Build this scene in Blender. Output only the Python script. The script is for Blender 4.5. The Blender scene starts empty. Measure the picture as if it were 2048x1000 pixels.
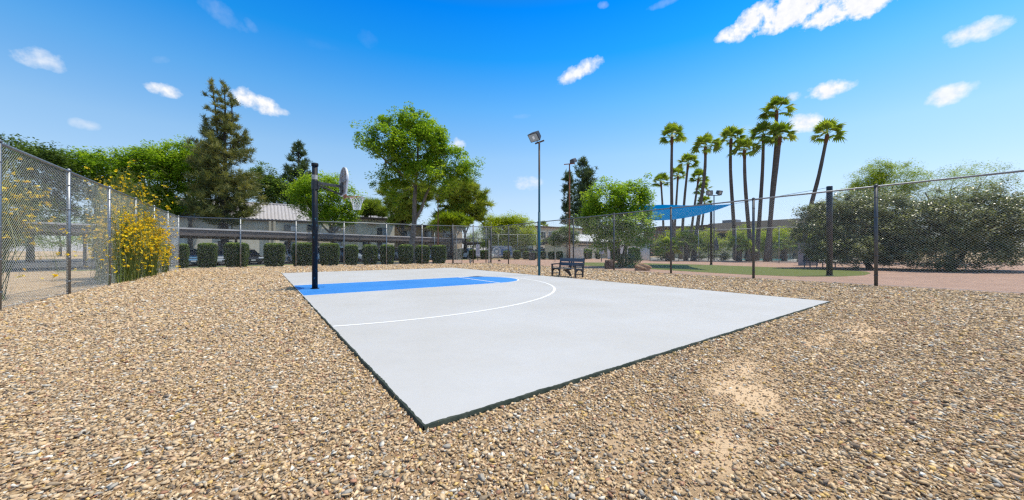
import bpy, bmesh, math, random
import numpy as np
from math import radians, sin, cos, pi
from mathutils import Vector, Matrix

# ---------------------------------------------------------------- camera, world, sun
S = bpy.context.scene
C = S.collection
F = 698.0      # focal length in pixels of the 2048 px wide frame
HZ = 501.0     # horizon row
CAMZ = 1.29
cam = bpy.data.cameras.new('camera')
cam_o = bpy.data.objects.new('camera', cam)
C.objects.link(cam_o)
cam.sensor_width = 36.0
cam.lens = F / 2048 * 36
cam.shift_y = 1.0 / 2048
cam.clip_start = 0.05
cam.clip_end = 3000
cam_o.location = (0, 0, CAMZ)
cam_o.rotation_euler = (radians(90), 0, 0)
S.camera = cam_o

SUN = Vector((.41, .095, 1.0)).normalized()
SUN_EL = math.asin(SUN.z)
SUN_AZ = math.atan2(SUN.x, SUN.y)          # clockwise from +Y
S.view_settings.view_transform = 'Standard'
S.view_settings.look = 'None'
S.view_settings.exposure = 0.0
S.view_settings.gamma = 1.0
S.view_settings.use_curve_mapping = False
S.cycles.use_denoising = False
S.cycles.filter_width = 1.35
S.cycles.sample_clamp_indirect = 3.0
S.cycles.max_bounces = 8
S.cycles.transparent_max_bounces = 8

sl = bpy.data.lights.new('sun', 'SUN')
sl.energy = 4.2
sl.angle = radians(0.53)
sl.color = (1.0, .93, .79)
so = bpy.data.objects.new('sun', sl)
C.objects.link(so)
so.rotation_euler = (-SUN).to_track_quat('-Z', 'Y').to_euler()
so.location = SUN * 60


def N(nt, t, **kw):
    n = nt.nodes.new(t)
    for k, v in kw.items():
        if isinstance(k, str) and k.startswith('i_'):
            n.inputs[k[2:].replace('_', ' ')].default_value = v
        else:
            setattr(n, k, v)
    return n


def math_n(nt, op, a, b=None, c=None, clamp=False):
    n = nt.nodes.new('ShaderNodeMath')
    n.operation = op
    n.use_clamp = clamp
    for i, x in enumerate((a, b, c)):
        if x is None:
            continue
        if isinstance(x, (int, float)):
            n.inputs[i].default_value = x
        else:
            nt.links.new(x, n.inputs[i])
    return n.outputs[0]


def mixc(nt, fac, a, b, blend='MIX'):
    n = nt.nodes.new('ShaderNodeMix')
    n.data_type = 'RGBA'
    n.blend_type = blend
    for sock, x in ((n.inputs[0], fac), (n.inputs[6], a), (n.inputs[7], b)):
        if isinstance(x, (int, float)):
            sock.default_value = x
        elif isinstance(x, (tuple, list)):
            sock.default_value = (*x[:3], 1)
        else:
            nt.links.new(x, sock)
    return n.outputs[2]


def ramp(nt, fac, stops, interp='LINEAR'):
    n = nt.nodes.new('ShaderNodeValToRGB')
    cr = n.color_ramp
    cr.interpolation = interp
    while len(cr.elements) < len(stops):
        cr.elements.new(0.5)
    for e, (p, c) in zip(cr.elements, stops):
        e.position = p
        e.color = (*c[:3], 1) if len(c) == 3 else c
    nt.links.new(fac, n.inputs[0])
    return n.outputs[0]


W = bpy.data.worlds.new('World')
S.world = W
W.use_nodes = True
wn = W.node_tree
wn.nodes.clear()
wout = N(wn, 'ShaderNodeOutputWorld')
bg = N(wn, 'ShaderNodeBackground')
bg.inputs['Strength'].default_value = 0.10
wn.links.new(bg.outputs[0], wout.inputs[0])
sky = N(wn, 'ShaderNodeTexSky', sky_type='NISHITA', sun_disc=False)
sky.sun_elevation = SUN_EL
sky.sun_rotation = SUN_AZ
sky.altitude = 300
sky.air_density = 1.0
sky.dust_density = 0.6
sky.ozone_density = 1.5
tc = N(wn, 'ShaderNodeTexCoord')
sep = N(wn, 'ShaderNodeSeparateXYZ')
wn.links.new(tc.outputs['Generated'], sep.inputs[0])
dx, dy, dz = sep.outputs
el = math_n(wn, 'ARCSINE', dz)
az = math_n(wn, 'ARCTAN2', dx, dy)
# the clear desert sky: paler towards the horizon, deep saturated blue up to the frame top
tint = ramp(wn, math_n(wn, 'MULTIPLY', el, 1.0, clamp=True), [
    (0.0, (1.2, 1.25, 1.7)), (0.058, (1.35, 1.38, 1.68)), (0.144, (1.64, 1.63, 1.64)), (.254, (1.55, 1.86, 1.89)), (.382, (.80, 1.80, 2.22)),
    (.499, (.115, 1.5, 2.43)), (.604, (.01, 1.22, 2.55)), (.68, (.20, 1.0, 1.7)), (.85, (1.8, 1.7, 1.35)), (1.0, (2.2, 1.95, 1.45))])  # zenith, out of view, brightened and warmed as added fill for shaded surfaces
skyc = mixc(wn, 1.0, sky.outputs[0], tint, 'MULTIPLY')

# scattered fair-weather clouds, each at its own azimuth / elevation
comb = N(wn, 'ShaderNodeCombineXYZ')
wn.links.new(az, comb.inputs[0])
wn.links.new(el, comb.inputs[1])
nz = N(wn, 'ShaderNodeTexNoise', i_Scale=16.0, i_Detail=7.0, i_Roughness=.58)
wn.links.new(comb.outputs[0], nz.inputs['Vector'])
nz2 = N(wn, 'ShaderNodeTexNoise', i_Scale=55.0, i_Detail=5.0, i_Roughness=.6)
wn.links.new(comb.outputs[0], nz2.inputs['Vector'])
warp = math_n(wn, 'ADD', math_n(wn, 'MULTIPLY', math_n(wn, 'SUBTRACT', nz.outputs[0], .5), 3.2),
              math_n(wn, 'MULTIPLY', math_n(wn, 'SUBTRACT', nz2.outputs[0], .5), 1.8))


def direction(px, py):
    x = (px - 1024) / F
    z = (HZ - py) / F
    return math.atan2(x, 1), math.atan2(z, math.hypot(x, 1))


CLOUDS = [  # centre, half width, half height (frame pixels), tilt, density
    (330, 180, 42, 15, 4, 1.0), (488, 196, 36, 20, -4, 1.1), (530, 211, 46, 20, -14, 1.1), (562, 222, 20, 9, -10, .9), (452, 32, 55, 22, -18, .32), (500, 50, 20, 12, -40, .3),
    (736, 78, 22, 18, -10, .16), (914, 291, 18, 16, 0, .9), (1156, 143, 52, 17, 19, .95), (1056, 366, 28, 16, 0, .75),
    (1500, 42, 62, 26, 22, 1.3), (1452, 68, 26, 13, 20, 1.0), (1590, 22, 100, 38, 4, 2.0), (1700, 10, 130, 38, -2, 2.0), (1560, 48, 60, 20, 0, 1.6), (1664, 177, 62, 19, -4, 1.2), (1602, 247, 44, 20, -4, 1.0), (1586, 192, 20, 11, 0, .9),
    (318, 120, 22, 9, 20, .3), (1496, 257, 24, 8, 0, .3), (1040, 233, 20, 5, 5, .25), (1205, 10, 12, 8, 0, .4),
    (1720, 340, 24, 14, 0, .25), (90, 120, 60, 22, 8, .8), (170, 250, 34, 12, 0, .6), (1900, 190, 60, 20, 5, .9), (1960, 60, 80, 25, 0, .9),
    (1330, 6, 40, 8, 5, .35), (640, 90, 40, 10, 0, .12)]
mask = None
for (cx, cy, hw, hh, tl, den) in CLOUDS:
    a0, e0 = direction(cx, cy)
    a1, e1 = direction(cx + hw, cy)
    a2, e2 = direction(cx, cy - hh)
    ra = abs(a1 - a0)
    re = max(abs(e2 - e0), .004)
    t = radians(tl)
    da = math_n(wn, 'SUBTRACT', az, a0)
    de = math_n(wn, 'SUBTRACT', el, e0)
    u_ = math_n(wn, 'MULTIPLY_ADD', da, cos(t) / ra, math_n(wn, 'MULTIPLY', de, sin(t) / ra))
    v_ = math_n(wn, 'MULTIPLY_ADD', de, cos(t) / re, math_n(wn, 'MULTIPLY', da, -sin(t) / re))
    # flatter base: stretch below the centre
    r2 = math_n(wn, 'ADD', math_n(wn, 'MULTIPLY', u_, u_), math_n(wn, 'MULTIPLY', v_, v_))
    d = math_n(wn, 'SUBTRACT', 1.0, r2)
    m = math_n(wn, 'ADD', d, warp)
    m = math_n(wn, 'MULTIPLY', m, 0.85 * den, clamp=True)
    # fade to zero outside the ellipse whatever the noise does
    g = math_n(wn, 'MULTIPLY', math_n(wn, 'SUBTRACT', 2.3, r2), .75, clamp=True)
    m = math_n(wn, 'MULTIPLY', math_n(wn, 'MULTIPLY', m, g), min(1.0, den))
    mask = m if mask is None else math_n(wn, 'MAXIMUM', mask, m)
shade = ramp(wn, nz2.outputs[0], [(0.3, (8.6, 8.9, 9.6)), (0.6, (10.2, 10.2, 10.3))])
skyc = mixc(wn, mask, skyc, shade)
wn.links.new(skyc, bg.inputs['Color'])

# ---------------------------------------------------------------- placing helpers
def at(px, py, z=0.0):
    Z = F * (CAMZ - z) / (py - HZ)
    return Vector(((px - 1024) / F * Z, Z, z))


def aZ(px, Z, z=0.0):
    return Vector(((px - 1024) / F * Z, Z, z))


def hz(py, Z):          # height of something seen at row py at distance Z
    return CAMZ + (HZ - py) / F * Z


UD = Vector((.811, .585, 0)).normalized()      # along the near edge of the court
VD = Vector((-.585, .811, 0)).normalized()     # along its left edge, away from the camera
A0 = at(848, 852, .04); A0.z = 0

# ---------------------------------------------------------------- tagging
def tag(o, label=None, cat=None, group=None, kind=None):
    if label: o['label'] = label
    if cat: o['category'] = cat
    if group: o['group'] = group
    if kind: o['kind'] = kind
    return o


def thing(name, loc, rz, label, cat, group=None):
    o = bpy.data.objects.new(name, None)
    C.objects.link(o)
    o.location = loc
    o.rotation_euler = (0, 0, rz)
    o.empty_display_size = .2
    return tag(o, label, cat, group)


def copy_tree(o, parent=None):
    c = o.copy()
    C.objects.link(c)
    c.parent = parent
    for ch in o.children:
        copy_tree(ch, c)
    return c


def link_mesh(name, me, mat, parent=None, smooth=False):
    if mat is not None:
        for m in (mat if isinstance(mat, (list, tuple)) else [mat]):
            me.materials.append(m)
    o = bpy.data.objects.new(name, me)
    C.objects.link(o)
    if parent is not None:
        o.parent = parent
    if smooth:
        me.polygons.foreach_set('use_smooth', [True] * len(me.polygons))
    return o


class MB:
    """collects shapes, links them as ONE mesh object"""
    def __init__(self):
        self.v, self.f, self.mi = [], [], []

    def add(self, vs, fs, mi=0):
        b = len(self.v)
        self.v += [tuple(x) for x in vs]
        for f in fs:
            self.f.append([b + i for i in f]); self.mi.append(mi)
        return self

    def box(self, c, s, rz=0.0, mi=0, taper=1.0):
        x, y, z = [k / 2 for k in s]
        ca, sa = cos(rz), sin(rz)
        vs = []
        for (a, b, d) in ((-1, -1, -1), (1, -1, -1), (1, 1, -1), (-1, 1, -1), (-1, -1, 1), (1, -1, 1), (1, 1, 1), (-1, 1, 1)):
            k = taper if d > 0 else 1
            X, Y = a * x * k, b * y * k
            vs.append((c[0] + X * ca - Y * sa, c[1] + X * sa + Y * ca, c[2] + d * z))
        return self.add(vs, [(0, 3, 2, 1), (4, 5, 6, 7), (0, 1, 5, 4), (1, 2, 6, 5), (2, 3, 7, 6), (3, 0, 4, 7)], mi)

    def bar(self, p, q, w, h, mi=0):
        """box from p to q, w sideways, h up"""
        p, q = Vector(p), Vector(q)
        d = (q - p).normalized()
        up = Vector((0, 0, 1)) if abs(d.z) < .98 else Vector((1, 0, 0))
        s = d.cross(up).normalized() * w / 2
        u = s.cross(d).normalized() * h / 2
        vs = [p - s - u, p + s - u, p + s + u, p - s + u, q - s - u, q + s - u, q + s + u, q - s + u]
        return self.add(vs, [(0, 1, 2, 3), (7, 6, 5, 4), (0, 4, 5, 1), (1, 5, 6, 2), (2, 6, 7, 3), (3, 7, 4, 0)], mi)

    def tube(self, pts, radii, n=8, cap=True, mi=0, closed=False):
        pts = [Vector(p) for p in pts]
        if isinstance(radii, (int, float)):
            radii = [radii] * len(pts)
        b = len(self.v)
        m = len(pts)
        ref = None
        for i, p in enumerate(pts):
            if closed:
                d = (pts[(i + 1) % m] - pts[(i - 1) % m]).normalized()
            else:
                d = (pts[min(i + 1, m - 1)] - pts[max(i - 1, 0)]).normalized()
            if ref is None:
                ref = Vector((1, 0, 0)) if abs(d.x) < .9 else Vector((0, 1, 0))
            s = (ref - d * ref.dot(d)).normalized()
            t = d.cross(s)
            ref = s
            for k in range(n):
                a = 2 * pi * k / n
                self.v.append(tuple(p + (s * cos(a) + t * sin(a)) * radii[i]))
        for i in range(m if closed else m - 1):
            j = (i + 1) % m
            for k in range(n):
                k2 = (k + 1) % n
                self.f.append([b + i * n + k, b + i * n + k2, b + j * n + k2, b + j * n + k]); self.mi.append(mi)
        if cap and not closed:
            self.f.append([b + k for k in reversed(range(n))]); self.mi.append(mi)
            self.f.append([b + (m - 1) * n + k for k in range(n)]); self.mi.append(mi)
        return self

    def prism(self, outline, axis_vec, origin, ex, ey, mi=0):
        """outline [(a,b)] in the ex/ey plane, extruded along axis_vec"""
        origin, ex, ey, av = Vector(origin), Vector(ex), Vector(ey), Vector(axis_vec)
        n = len(outline)
        vs = [origin + ex * a + ey * b for a, b in outline] + [origin + ex * a + ey * b + av for a, b in outline]
        fs = [list(range(n)), list(range(2 * n - 1, n - 1, -1))]
        for i in range(n):
            j = (i + 1) % n
            fs.append([i, i + n, j + n, j])
        return self.add(vs, fs, mi)

    def build(self, name, mat, parent=None, smooth=False, bevel=0, recalc=True):
        me = bpy.data.meshes.new(name)
        me.from_pydata(self.v, [], self.f)
        if recalc or bevel:
            bm = bmesh.new(); bm.from_mesh(me)
            bmesh.ops.recalc_face_normals(bm, faces=bm.faces)
            if bevel:
                es = [e for e in bm.edges if len(e.link_faces) == 2 and e.calc_face_angle(0) > .6]
                bmesh.ops.bevel(bm, geom=es, offset=bevel, segments=2, affect='EDGES', profile=.5, clamp_overlap=True)
            bm.to_mesh(me); bm.free()
        me.update()
        if not bevel:
            me.polygons.foreach_set('material_index', self.mi)
        return link_mesh(name, me, mat, parent, smooth)


def np_mesh(name, V, Fq, mat, parent=None, tone=None, smooth=False):
    V = np.asarray(V, dtype=np.float32)
    Fq = np.asarray(Fq, dtype=np.int32)
    k = Fq.shape[1]
    me = bpy.data.meshes.new(name)
    me.vertices.add(len(V)); me.vertices.foreach_set('co', V.ravel())
    me.loops.add(Fq.size); me.loops.foreach_set('vertex_index', Fq.ravel())
    me.polygons.add(len(Fq))
    me.polygons.foreach_set('loop_start', np.arange(0, Fq.size, k, dtype=np.int32))
    me.polygons.foreach_set('loop_total', np.full(len(Fq), k, dtype=np.int32))
    if smooth:
        me.polygons.foreach_set('use_smooth', np.ones(len(Fq), dtype=bool))
    if tone is not None:
        a = me.attributes.new('tone', 'FLOAT', 'POINT')
        a.data.foreach_set('value', np.asarray(tone, dtype=np.float32))
    me.update(calc_edges=True)
    return link_mesh(name, me, mat, parent)


# ---------------------------------------------------------------- materials
MATS = {}


def mat(name, c1, c2=None, scale=4.0, rough=.7, metal=0.0, bump=0.0, bscale=40.0, detail=5.0, spec=.5, lo=.35, hi=.65, stretch=None):
    if name in MATS:
        return MATS[name]
    m = bpy.data.materials.new(name)
    m.use_nodes = True
    nt = m.node_tree
    b = nt.nodes['Principled BSDF']
    b.inputs['Roughness'].default_value = rough
    b.inputs['Metallic'].default_value = metal
    b.inputs['Specular IOR Level'].default_value = spec
    tcn = N(nt, 'ShaderNodeTexCoord')
    src = tcn.outputs['Object']
    if stretch:
        mp = N(nt, 'ShaderNodeMapping'); mp.inputs['Scale'].default_value = stretch
        nt.links.new(src, mp.inputs[0]); src = mp.outputs[0]
    if c2 is None:
        c2 = tuple(x * .85 for x in c1)
    n = N(nt, 'ShaderNodeTexNoise', i_Scale=scale, i_Detail=detail, i_Roughness=.6)
    nt.links.new(src, n.inputs['Vector'])
    col = ramp(nt, n.outputs[0], [(lo, c1), (hi, c2)])
    nt.links.new(col, b.inputs['Base Color'])
    if bump:
        n2 = N(nt, 'ShaderNodeTexNoise', i_Scale=bscale, i_Detail=4.0)
        nt.links.new(src, n2.inputs['Vector'])
        bp = N(nt, 'ShaderNodeBump', i_Strength=1.0, i_Distance=bump)
        nt.links.new(n2.outputs[0], bp.inputs['Height'])
        nt.links.new(bp.outputs[0], b.inputs['Normal'])
    MATS[name] = m
    return m


def leaf_mat(name, stops, trans=.35, rough=.45, tcol=(1.35, 1.5, .55)):
    if name in MATS:
        return MATS[name]
    m = bpy.data.materials.new(name)
    m.use_nodes = True
    nt = m.node_tree
    b = nt.nodes['Principled BSDF']
    b.inputs['Roughness'].default_value = rough
    b.inputs['Specular IOR Level'].default_value = .35
    at_ = N(nt, 'ShaderNodeAttribute', attribute_name='tone')
    col = ramp(nt, at_.outputs['Fac'], stops)
    nt.links.new(col, b.inputs['Base Color'])
    if trans > 0:
        tr = N(nt, 'ShaderNodeBsdfTranslucent')
        nt.links.new(mixc(nt, 1.0, col, tcol, 'MULTIPLY'), tr.inputs['Color'])
        mx = N(nt, 'ShaderNodeMixShader'); mx.inputs[0].default_value = trans
        nt.links.new(b.outputs[0], mx.inputs[1]); nt.links.new(tr.outputs[0], mx.inputs[2])
        nt.links.new(mx.outputs[0], nt.nodes['Material Output'].inputs['Surface'])
    MATS[name] = m
    return m


def gravel_mat(name, cols, scale, base, sand=None, gap=(.10, .075, .055), sandamt=.0):
    m = bpy.data.materials.new(name)
    m.use_nodes = True
    nt = m.node_tree
    b = nt.nodes['Principled BSDF']
    b.inputs['Roughness'].default_value = .9
    b.inputs['Specular IOR Level'].default_value = .2
    g = N(nt, 'ShaderNodeTexCoord')
    src = g.outputs['Object']
    v = N(nt, 'ShaderNodeTexVoronoi', feature='F1'); v.inputs['Scale'].default_value = scale
    v.inputs['Randomness'].default_value = 1.0
    nt.links.new(src, v.inputs['Vector'])
    sp = N(nt, 'ShaderNodeSeparateColor'); nt.links.new(v.outputs['Color'], sp.inputs[0])
    col = ramp(nt, sp.outputs[0], cols, 'CONSTANT')
    # brightness jitter
    col = mixc(nt, .45, col, mixc(nt, sp.outputs[1], (.25, .25, .25), (1.3, 1.3, 1.3)), 'MULTIPLY')
    edge = ramp(nt, v.outputs['Distance'], [(.55, (0, 0, 0)), (.80, (1, 1, 1))])
    col = mixc(nt, math_n(nt, 'MULTIPLY', edge, .75), col, gap)  # shade between the stones, painted into the colour
    n = N(nt, 'ShaderNodeTexNoise', i_Scale=.9, i_Detail=5.0, i_Roughness=.65)
    nt.links.new(src, n.inputs['Vector'])
    if sand:
        n3 = N(nt, 'ShaderNodeTexNoise', i_Scale=60.0, i_Detail=4.0, i_Roughness=.7)
        nt.links.new(src, n3.inputs['Vector'])
        sc = ramp(nt, n3.outputs[0], [(.35, tuple(x * .75 for x in sand)), (.62, sand)])
        # sand shows between the stones
        col = mixc(nt, sandamt, col, sc)
    big = ramp(nt, n.outputs[0], [(.36, (.88, .87, .86)), (.62, (1.06, 1.05, 1.03))])
    col = mixc(nt, 1.0, col, big, 'MULTIPLY')
    nt.links.new(col, b.inputs['Base Color'])
    bp = N(nt, 'ShaderNodeBump', i_Strength=.9, i_Distance=.6 / scale)
    inv = math_n(nt, 'MULTIPLY_ADD', v.outputs['Distance'], -1.0, math_n(nt, 'MULTIPLY', sp.outputs[2], .8))
    nt.links.new(inv, bp.inputs['Height'])
    nt.links.new(bp.outputs[0], b.inputs['Normal'])
    return m


STONE = [(0.0, (.61, .43, .245)), (.20, (.75, .55, .335)), (.44, (.47, .365, .25)), (.53, (.68, .475, .305)), (.64, (.80, .60, .375)),
         (.77, (.30, .23, .17)), (.81, (.73, .49, .19)), (.86, (.56, .51, .43)), (.92, (.86, .79, .66)), (.975, (.50, .27, .17))]
M_gravel = gravel_mat('tan_gravel', STONE, 30.0, None, sand=(.60, .43, .26), sandamt=.25)
M_sand = gravel_mat('sand_and_gravel', STONE, 42.0, None, sand=(.64, .47, .29), sandamt=.72)
M_pink = gravel_mat('pink_gravel', [(0, (.52, .33, .25)), (.3, (.60, .40, .31)), (.55, (.46, .29, .23)), (.75, (.64, .46, .37)), (.9, (.36, .24, .2))], 38.0, None,
                    sand=(.56, .37, .28), sandamt=.45)
M_asph = mat('asphalt', (.055, .055, .058), (.085, .083, .08), 3, .9, bump=.004, bscale=90)
M_conc = mat('pale_concrete', (.42, .40, .37), (.34, .33, .31), 2.5, .85, bump=.002, bscale=60)
M_turf = mat('turf', (.092, .118, .012), (.14, .165, .020), 22, .85, bump=.012, bscale=160, lo=.3, hi=.7)
M_grass = mat('lawn', (.08, .14, .03), (.13, .19, .045), 9, .9, bump=.02, bscale=60)

# painted court slab
def court_mat(name, c1, c2, dirt, wear):
    m = bpy.data.materials.new(name); m.use_nodes = True
    nt = m.node_tree; b = nt.nodes['Principled BSDF']; b.inputs['Specular IOR Level'].default_value = .35
    g_ = N(nt, 'ShaderNodeTexCoord')
    def nz_(sc, det, ro, st=None):
        n = N(nt, 'ShaderNodeTexNoise', i_Scale=sc, i_Detail=det, i_Roughness=ro)
        src = g_.outputs['Object']
        if st:
            mp = N(nt, 'ShaderNodeMapping'); mp.inputs['Scale'].default_value = st; mp.inputs['Rotation'].default_value = (0, 0, .5)
            nt.links.new(src, mp.inputs[0]); src = mp.outputs[0]
        nt.links.new(src, n.inputs['Vector']); return n.outputs[0]
    a = nz_(.45, 6, .62); f = nz_(5, 6, .7); sc_ = nz_(3.0, 5, .7, (9, .6, 1)); gr = nz_(220, 2, .6); sp = nz_(26, 2, .5)
    c = ramp(nt, a, [(.36, c1), (.64, c2)])
    c = mixc(nt, ramp(nt, f, [(.52, (0, 0, 0)), (.75, (.35, .35, .35))]), c, dirt)
    c = mixc(nt, ramp(nt, sc_, [(.60, (0, 0, 0)), (.72, (.30, .30, .30))]), c, wear)
    c = mixc(nt, 1.0, c, ramp(nt, gr, [(.3, (.99, .99, .99)), (.7, (1.005, 1.005, 1.005))]), 'MULTIPLY')
    c = mixc(nt, ramp(nt, sp, [(.84, (0, 0, 0)), (.87, (.7, .7, .7))]), c, (.10, .085, .07))
    nt.links.new(c, b.inputs['Base Color'])
    nt.links.new(ramp(nt, f, [(.3, (.5, .5, .5)), (.7, (.72, .72, .72))]), b.inputs['Roughness'])
    bp = N(nt, 'ShaderNodeBump', i_Strength=1.0, i_Distance=.0003)
    nt.links.new(gr, bp.inputs['Height']); nt.links.new(bp.outputs[0], b.inputs['Normal'])
    return m


M_court = court_mat('court_paint', (.540, .535, .530), (.498, .484, .462), (.45, .435, .41), (.54, .55, .57))
M_green = mat('slab_edge_paint', (.014, .027, .017), (.05, .06, .042), 9, .8, bump=.004, bscale=30)
M_blue = court_mat('court_blue_paint', (.030, .205, .60), (.050, .255, .66), (.075, .26, .58), (.13, .34, .68))
M_white = mat('white_line_paint', (.88, .88, .88), (.82, .82, .82), 3, .6)
M_galv = mat('galvanised_steel', (.30, .32, .34), (.20, .22, .24), 14, .45, .75)
M_wire = mat('chain_link_wire', (.55, .57, .58), (.42, .44, .45), 5, .5, .1)
M_wire2 = mat('sunlit_chain_link_wire', (.74, .80, .84), (.62, .68, .72), 5, .45, .25)  # paler wire for the left fence, its sunlit look put into the colour
M_dpost = mat('dark_steel_post', (.085, .090, .10), (.13, .135, .14), 12, .5, .4)
M_black = mat('black_paint', (.012, .013, .016), (.03, .032, .036), 18, .42, bump=.0006, bscale=80)
M_slate = mat('slate_blue_slats', (.055, .075, .105), (.085, .105, .14), 6, .5, stretch=(1, 1, 12))
M_rust = mat('rusty_steel', (.34, .11, .045), (.20, .07, .035), 9, .8, bump=.001, bscale=60)
M_bark = mat('grey_bark', (.22, .185, .15), (.12, .095, .075), 6, .9, bump=.03, bscale=10, stretch=(1, 1, .3))
M_dbark = mat('dark_bark', (.085, .065, .05), (.045, .035, .028), 6, .95, bump=.03, bscale=10, stretch=(1, 1, .3))
M_palmb = mat('palm_bark', (.185, .145, .115), (.10, .078, .062), 3, .95, bump=.04, bscale=7, stretch=(.6, .6, 5))
M_boot = mat('palm_boot_fibre', (.22, .10, .045), (.12, .06, .03), 9, .95, bump=.03, bscale=20)


def pole_paint(name, base, chips, thr, rust=None):
    m = bpy.data.materials.new(name)
    m.use_nodes = True
    nt = m.node_tree
    b = nt.nodes['Principled BSDF']
    b.inputs['Roughness'].default_value = .55; b.inputs['Specular IOR Level'].default_value = .22
    g = N(nt, 'ShaderNodeTexCoord')
    mp = N(nt, 'ShaderNodeMapping'); mp.inputs['Scale'].default_value = (1, 1, .35)
    nt.links.new(g.outputs['Object'], mp.inputs[0])
    n = N(nt, 'ShaderNodeTexNoise', i_Scale=16.0, i_Detail=6.0, i_Roughness=.7)
    nt.links.new(mp.outputs[0], n.inputs['Vector'])
    col = ramp(nt, n.outputs[0], [(thr, base), (thr + .03, chips)])
    if rust:
        sp = N(nt, 'ShaderNodeSeparateXYZ'); nt.links.new(g.outputs['Object'], sp.inputs[0])
        zz = math_n(nt, 'ADD', sp.outputs[2], math_n(nt, 'MULTIPLY', n.outputs[0], 1.2))
        f = ramp(nt, math_n(nt, 'MULTIPLY', zz, .1), [(rust[1] / 10, (0, 0, 0)), (rust[1] / 10 + .05, (1, 1, 1))])
        col = mixc(nt, f, col, rust[0])
    nt.links.new(col, b.inputs['Base Color'])
    bp = N(nt, 'ShaderNodeBump', i_Strength=.6, i_Distance=.002)
    nt.links.new(n.outputs[0], bp.inputs['Height']); nt.links.new(bp.outputs[0], b.inputs['Normal'])
    return m


M_hpole = pole_paint('chipped_black_paint', (.010, .014, .022), (.03, .13, .20), .60)
M_teal = pole_paint('weathered_teal_paint', (.030, .115, .155), (.015, .045, .06), .58, rust=((.055, .038, .030), 5.4))

# foliage palettes (dark -> light)
G_broad = leaf_mat('bright_green_leaves', [(0, (.058, .118, .016)), (.45, (.155, .26, .026)), (.8, (.28, .40, .036)), (1, (.40, .49, .048))], .45)
G_lime = leaf_mat('yellow_green_leaves', [(0, (.13, .19, .015)), (.5, (.28, .35, .020)), (1, (.46, .48, .028))], .45)
G_pine = leaf_mat('pine_needles', [(0, (.055, .075, .030)), (.5, (.19, .20, .06)), (.8, (.34, .31, .09)), (1, (.46, .38, .13))], .25)
G_aleppo = leaf_mat('aleppo_needles', [(0, (.070, .105, .022)), (.5, (.19, .25, .036)), (1, (.40, .43, .055))], .35)
G_dark = leaf_mat('dark_green_leaves', [(0, (.035, .065, .020)), (.5, (.10, .155, .038)), (1, (.20, .28, .065))], .3)
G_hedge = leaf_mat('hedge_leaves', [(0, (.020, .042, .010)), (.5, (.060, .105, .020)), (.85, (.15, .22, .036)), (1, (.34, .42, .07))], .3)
G_silver = leaf_mat('silvery_leaves', [(0, (.060, .080, .040)), (.45, (.17, .19, .09)), (.75, (.38, .39, .25)), (1, (.70, .70, .58))], .25, .3)
G_conifer = leaf_mat('conifer_needles', [(0, (.035, .060, .028)), (.5, (.085, .125, .05)), (.85, (.16, .20, .08)), (1, (.24, .26, .11))], .25)
G_palm = leaf_mat('palm_fans', [(0, (.085, .14, .018)), (.5, (.20, .27, .032)), (.85, (.36, .41, .055)), (1, (.42, .42, .10))], .4)
G_stem = leaf_mat('thin_green_stems', [(0, (.060, .095, .020)), (.6, (.15, .19, .035)), (1, (.27, .27, .06))], .2)
G_flower = leaf_mat('yellow_petals', [(0, (.93, .66, .008)), (.6, (.97, .80, .015)), (1, (.92, .56, .006))], .3, .6, (1.05, .9, .3))
G_pink = leaf_mat('pink_petals', [(0, (.55, .14, .12)), (1, (.75, .32, .28))], .3, .6, (1, .8, .8))
G_straw = leaf_mat('dry_straw', [(0, (.42, .30, .12)), (1, (.70, .52, .22))], .2, .8, (1, .9, .7))


def glassy(name, c, rough=.08):
    m = bpy.data.materials.new(name); m.use_nodes = True
    b = m.node_tree.nodes['Principled BSDF']
    b.inputs['Base Color'].default_value = (*c, 1)
    b.inputs['Roughness'].default_value = rough
    b.inputs['Specular IOR Level'].default_value = .7
    return m


M_glass = glassy('window_glass', (.03, .045, .06))
M_glass2 = glassy('curtained_glass', (.30, .36, .42), .2)
M_water = glassy('pool_water', (.06, .42, .50), .1)

# ---------------------------------------------------------------- the ground
rng = np.random.default_rng(7)


def sheet(name, pts, z, m, parent=None, kind='structure'):
    mb = MB(); mb.add([(p[0], p[1], z) for p in pts], [list(range(len(pts)))])
    o = mb.build(name, m, parent, recalc=False)
    if o.data.polygons[0].normal.z < 0:
        o.data.flip_normals()
    if kind and parent is None: tag(o, kind=kind)
    return o


g = 900
sheet('ground', [(-g, -60), (g, -60), (g, g), (-g, g)], 0.0, M_gravel)

FL = Vector((-22.65, 23.7, 0))                 # left rear corner of the enclosure
FR0 = Vector((13.0, 12.5, 0))                  # the post at the right edge of the photo
FR_DIR = Vector((-.568, .823, 0)).normalized()
FRc = FR0 + FR_DIR * 26.5                       # rear right corner near the gates
FBDIR = (FRc - FL).normalized()

def noise2(x, y, s, seed=0):
    r = np.random.default_rng(seed)
    out = np.zeros_like(x)
    for k in range(6):
        a = r.uniform(0, 2 * pi); ph = r.uniform(0, 6.28); f = s * r.uniform(.6, 1.7)
        out += np.sin((x * cos(a) + y * sin(a)) * f + ph)
    return out / 6


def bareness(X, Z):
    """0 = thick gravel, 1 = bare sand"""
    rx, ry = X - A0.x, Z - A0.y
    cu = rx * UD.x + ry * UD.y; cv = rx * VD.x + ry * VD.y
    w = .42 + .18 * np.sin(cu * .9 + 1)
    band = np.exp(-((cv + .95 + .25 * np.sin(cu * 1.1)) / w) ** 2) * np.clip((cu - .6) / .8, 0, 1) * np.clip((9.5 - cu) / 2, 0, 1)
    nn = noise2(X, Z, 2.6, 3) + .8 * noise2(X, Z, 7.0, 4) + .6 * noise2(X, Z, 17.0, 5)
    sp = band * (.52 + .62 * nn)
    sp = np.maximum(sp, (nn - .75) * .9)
    return np.clip(sp, 0, .76)


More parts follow.
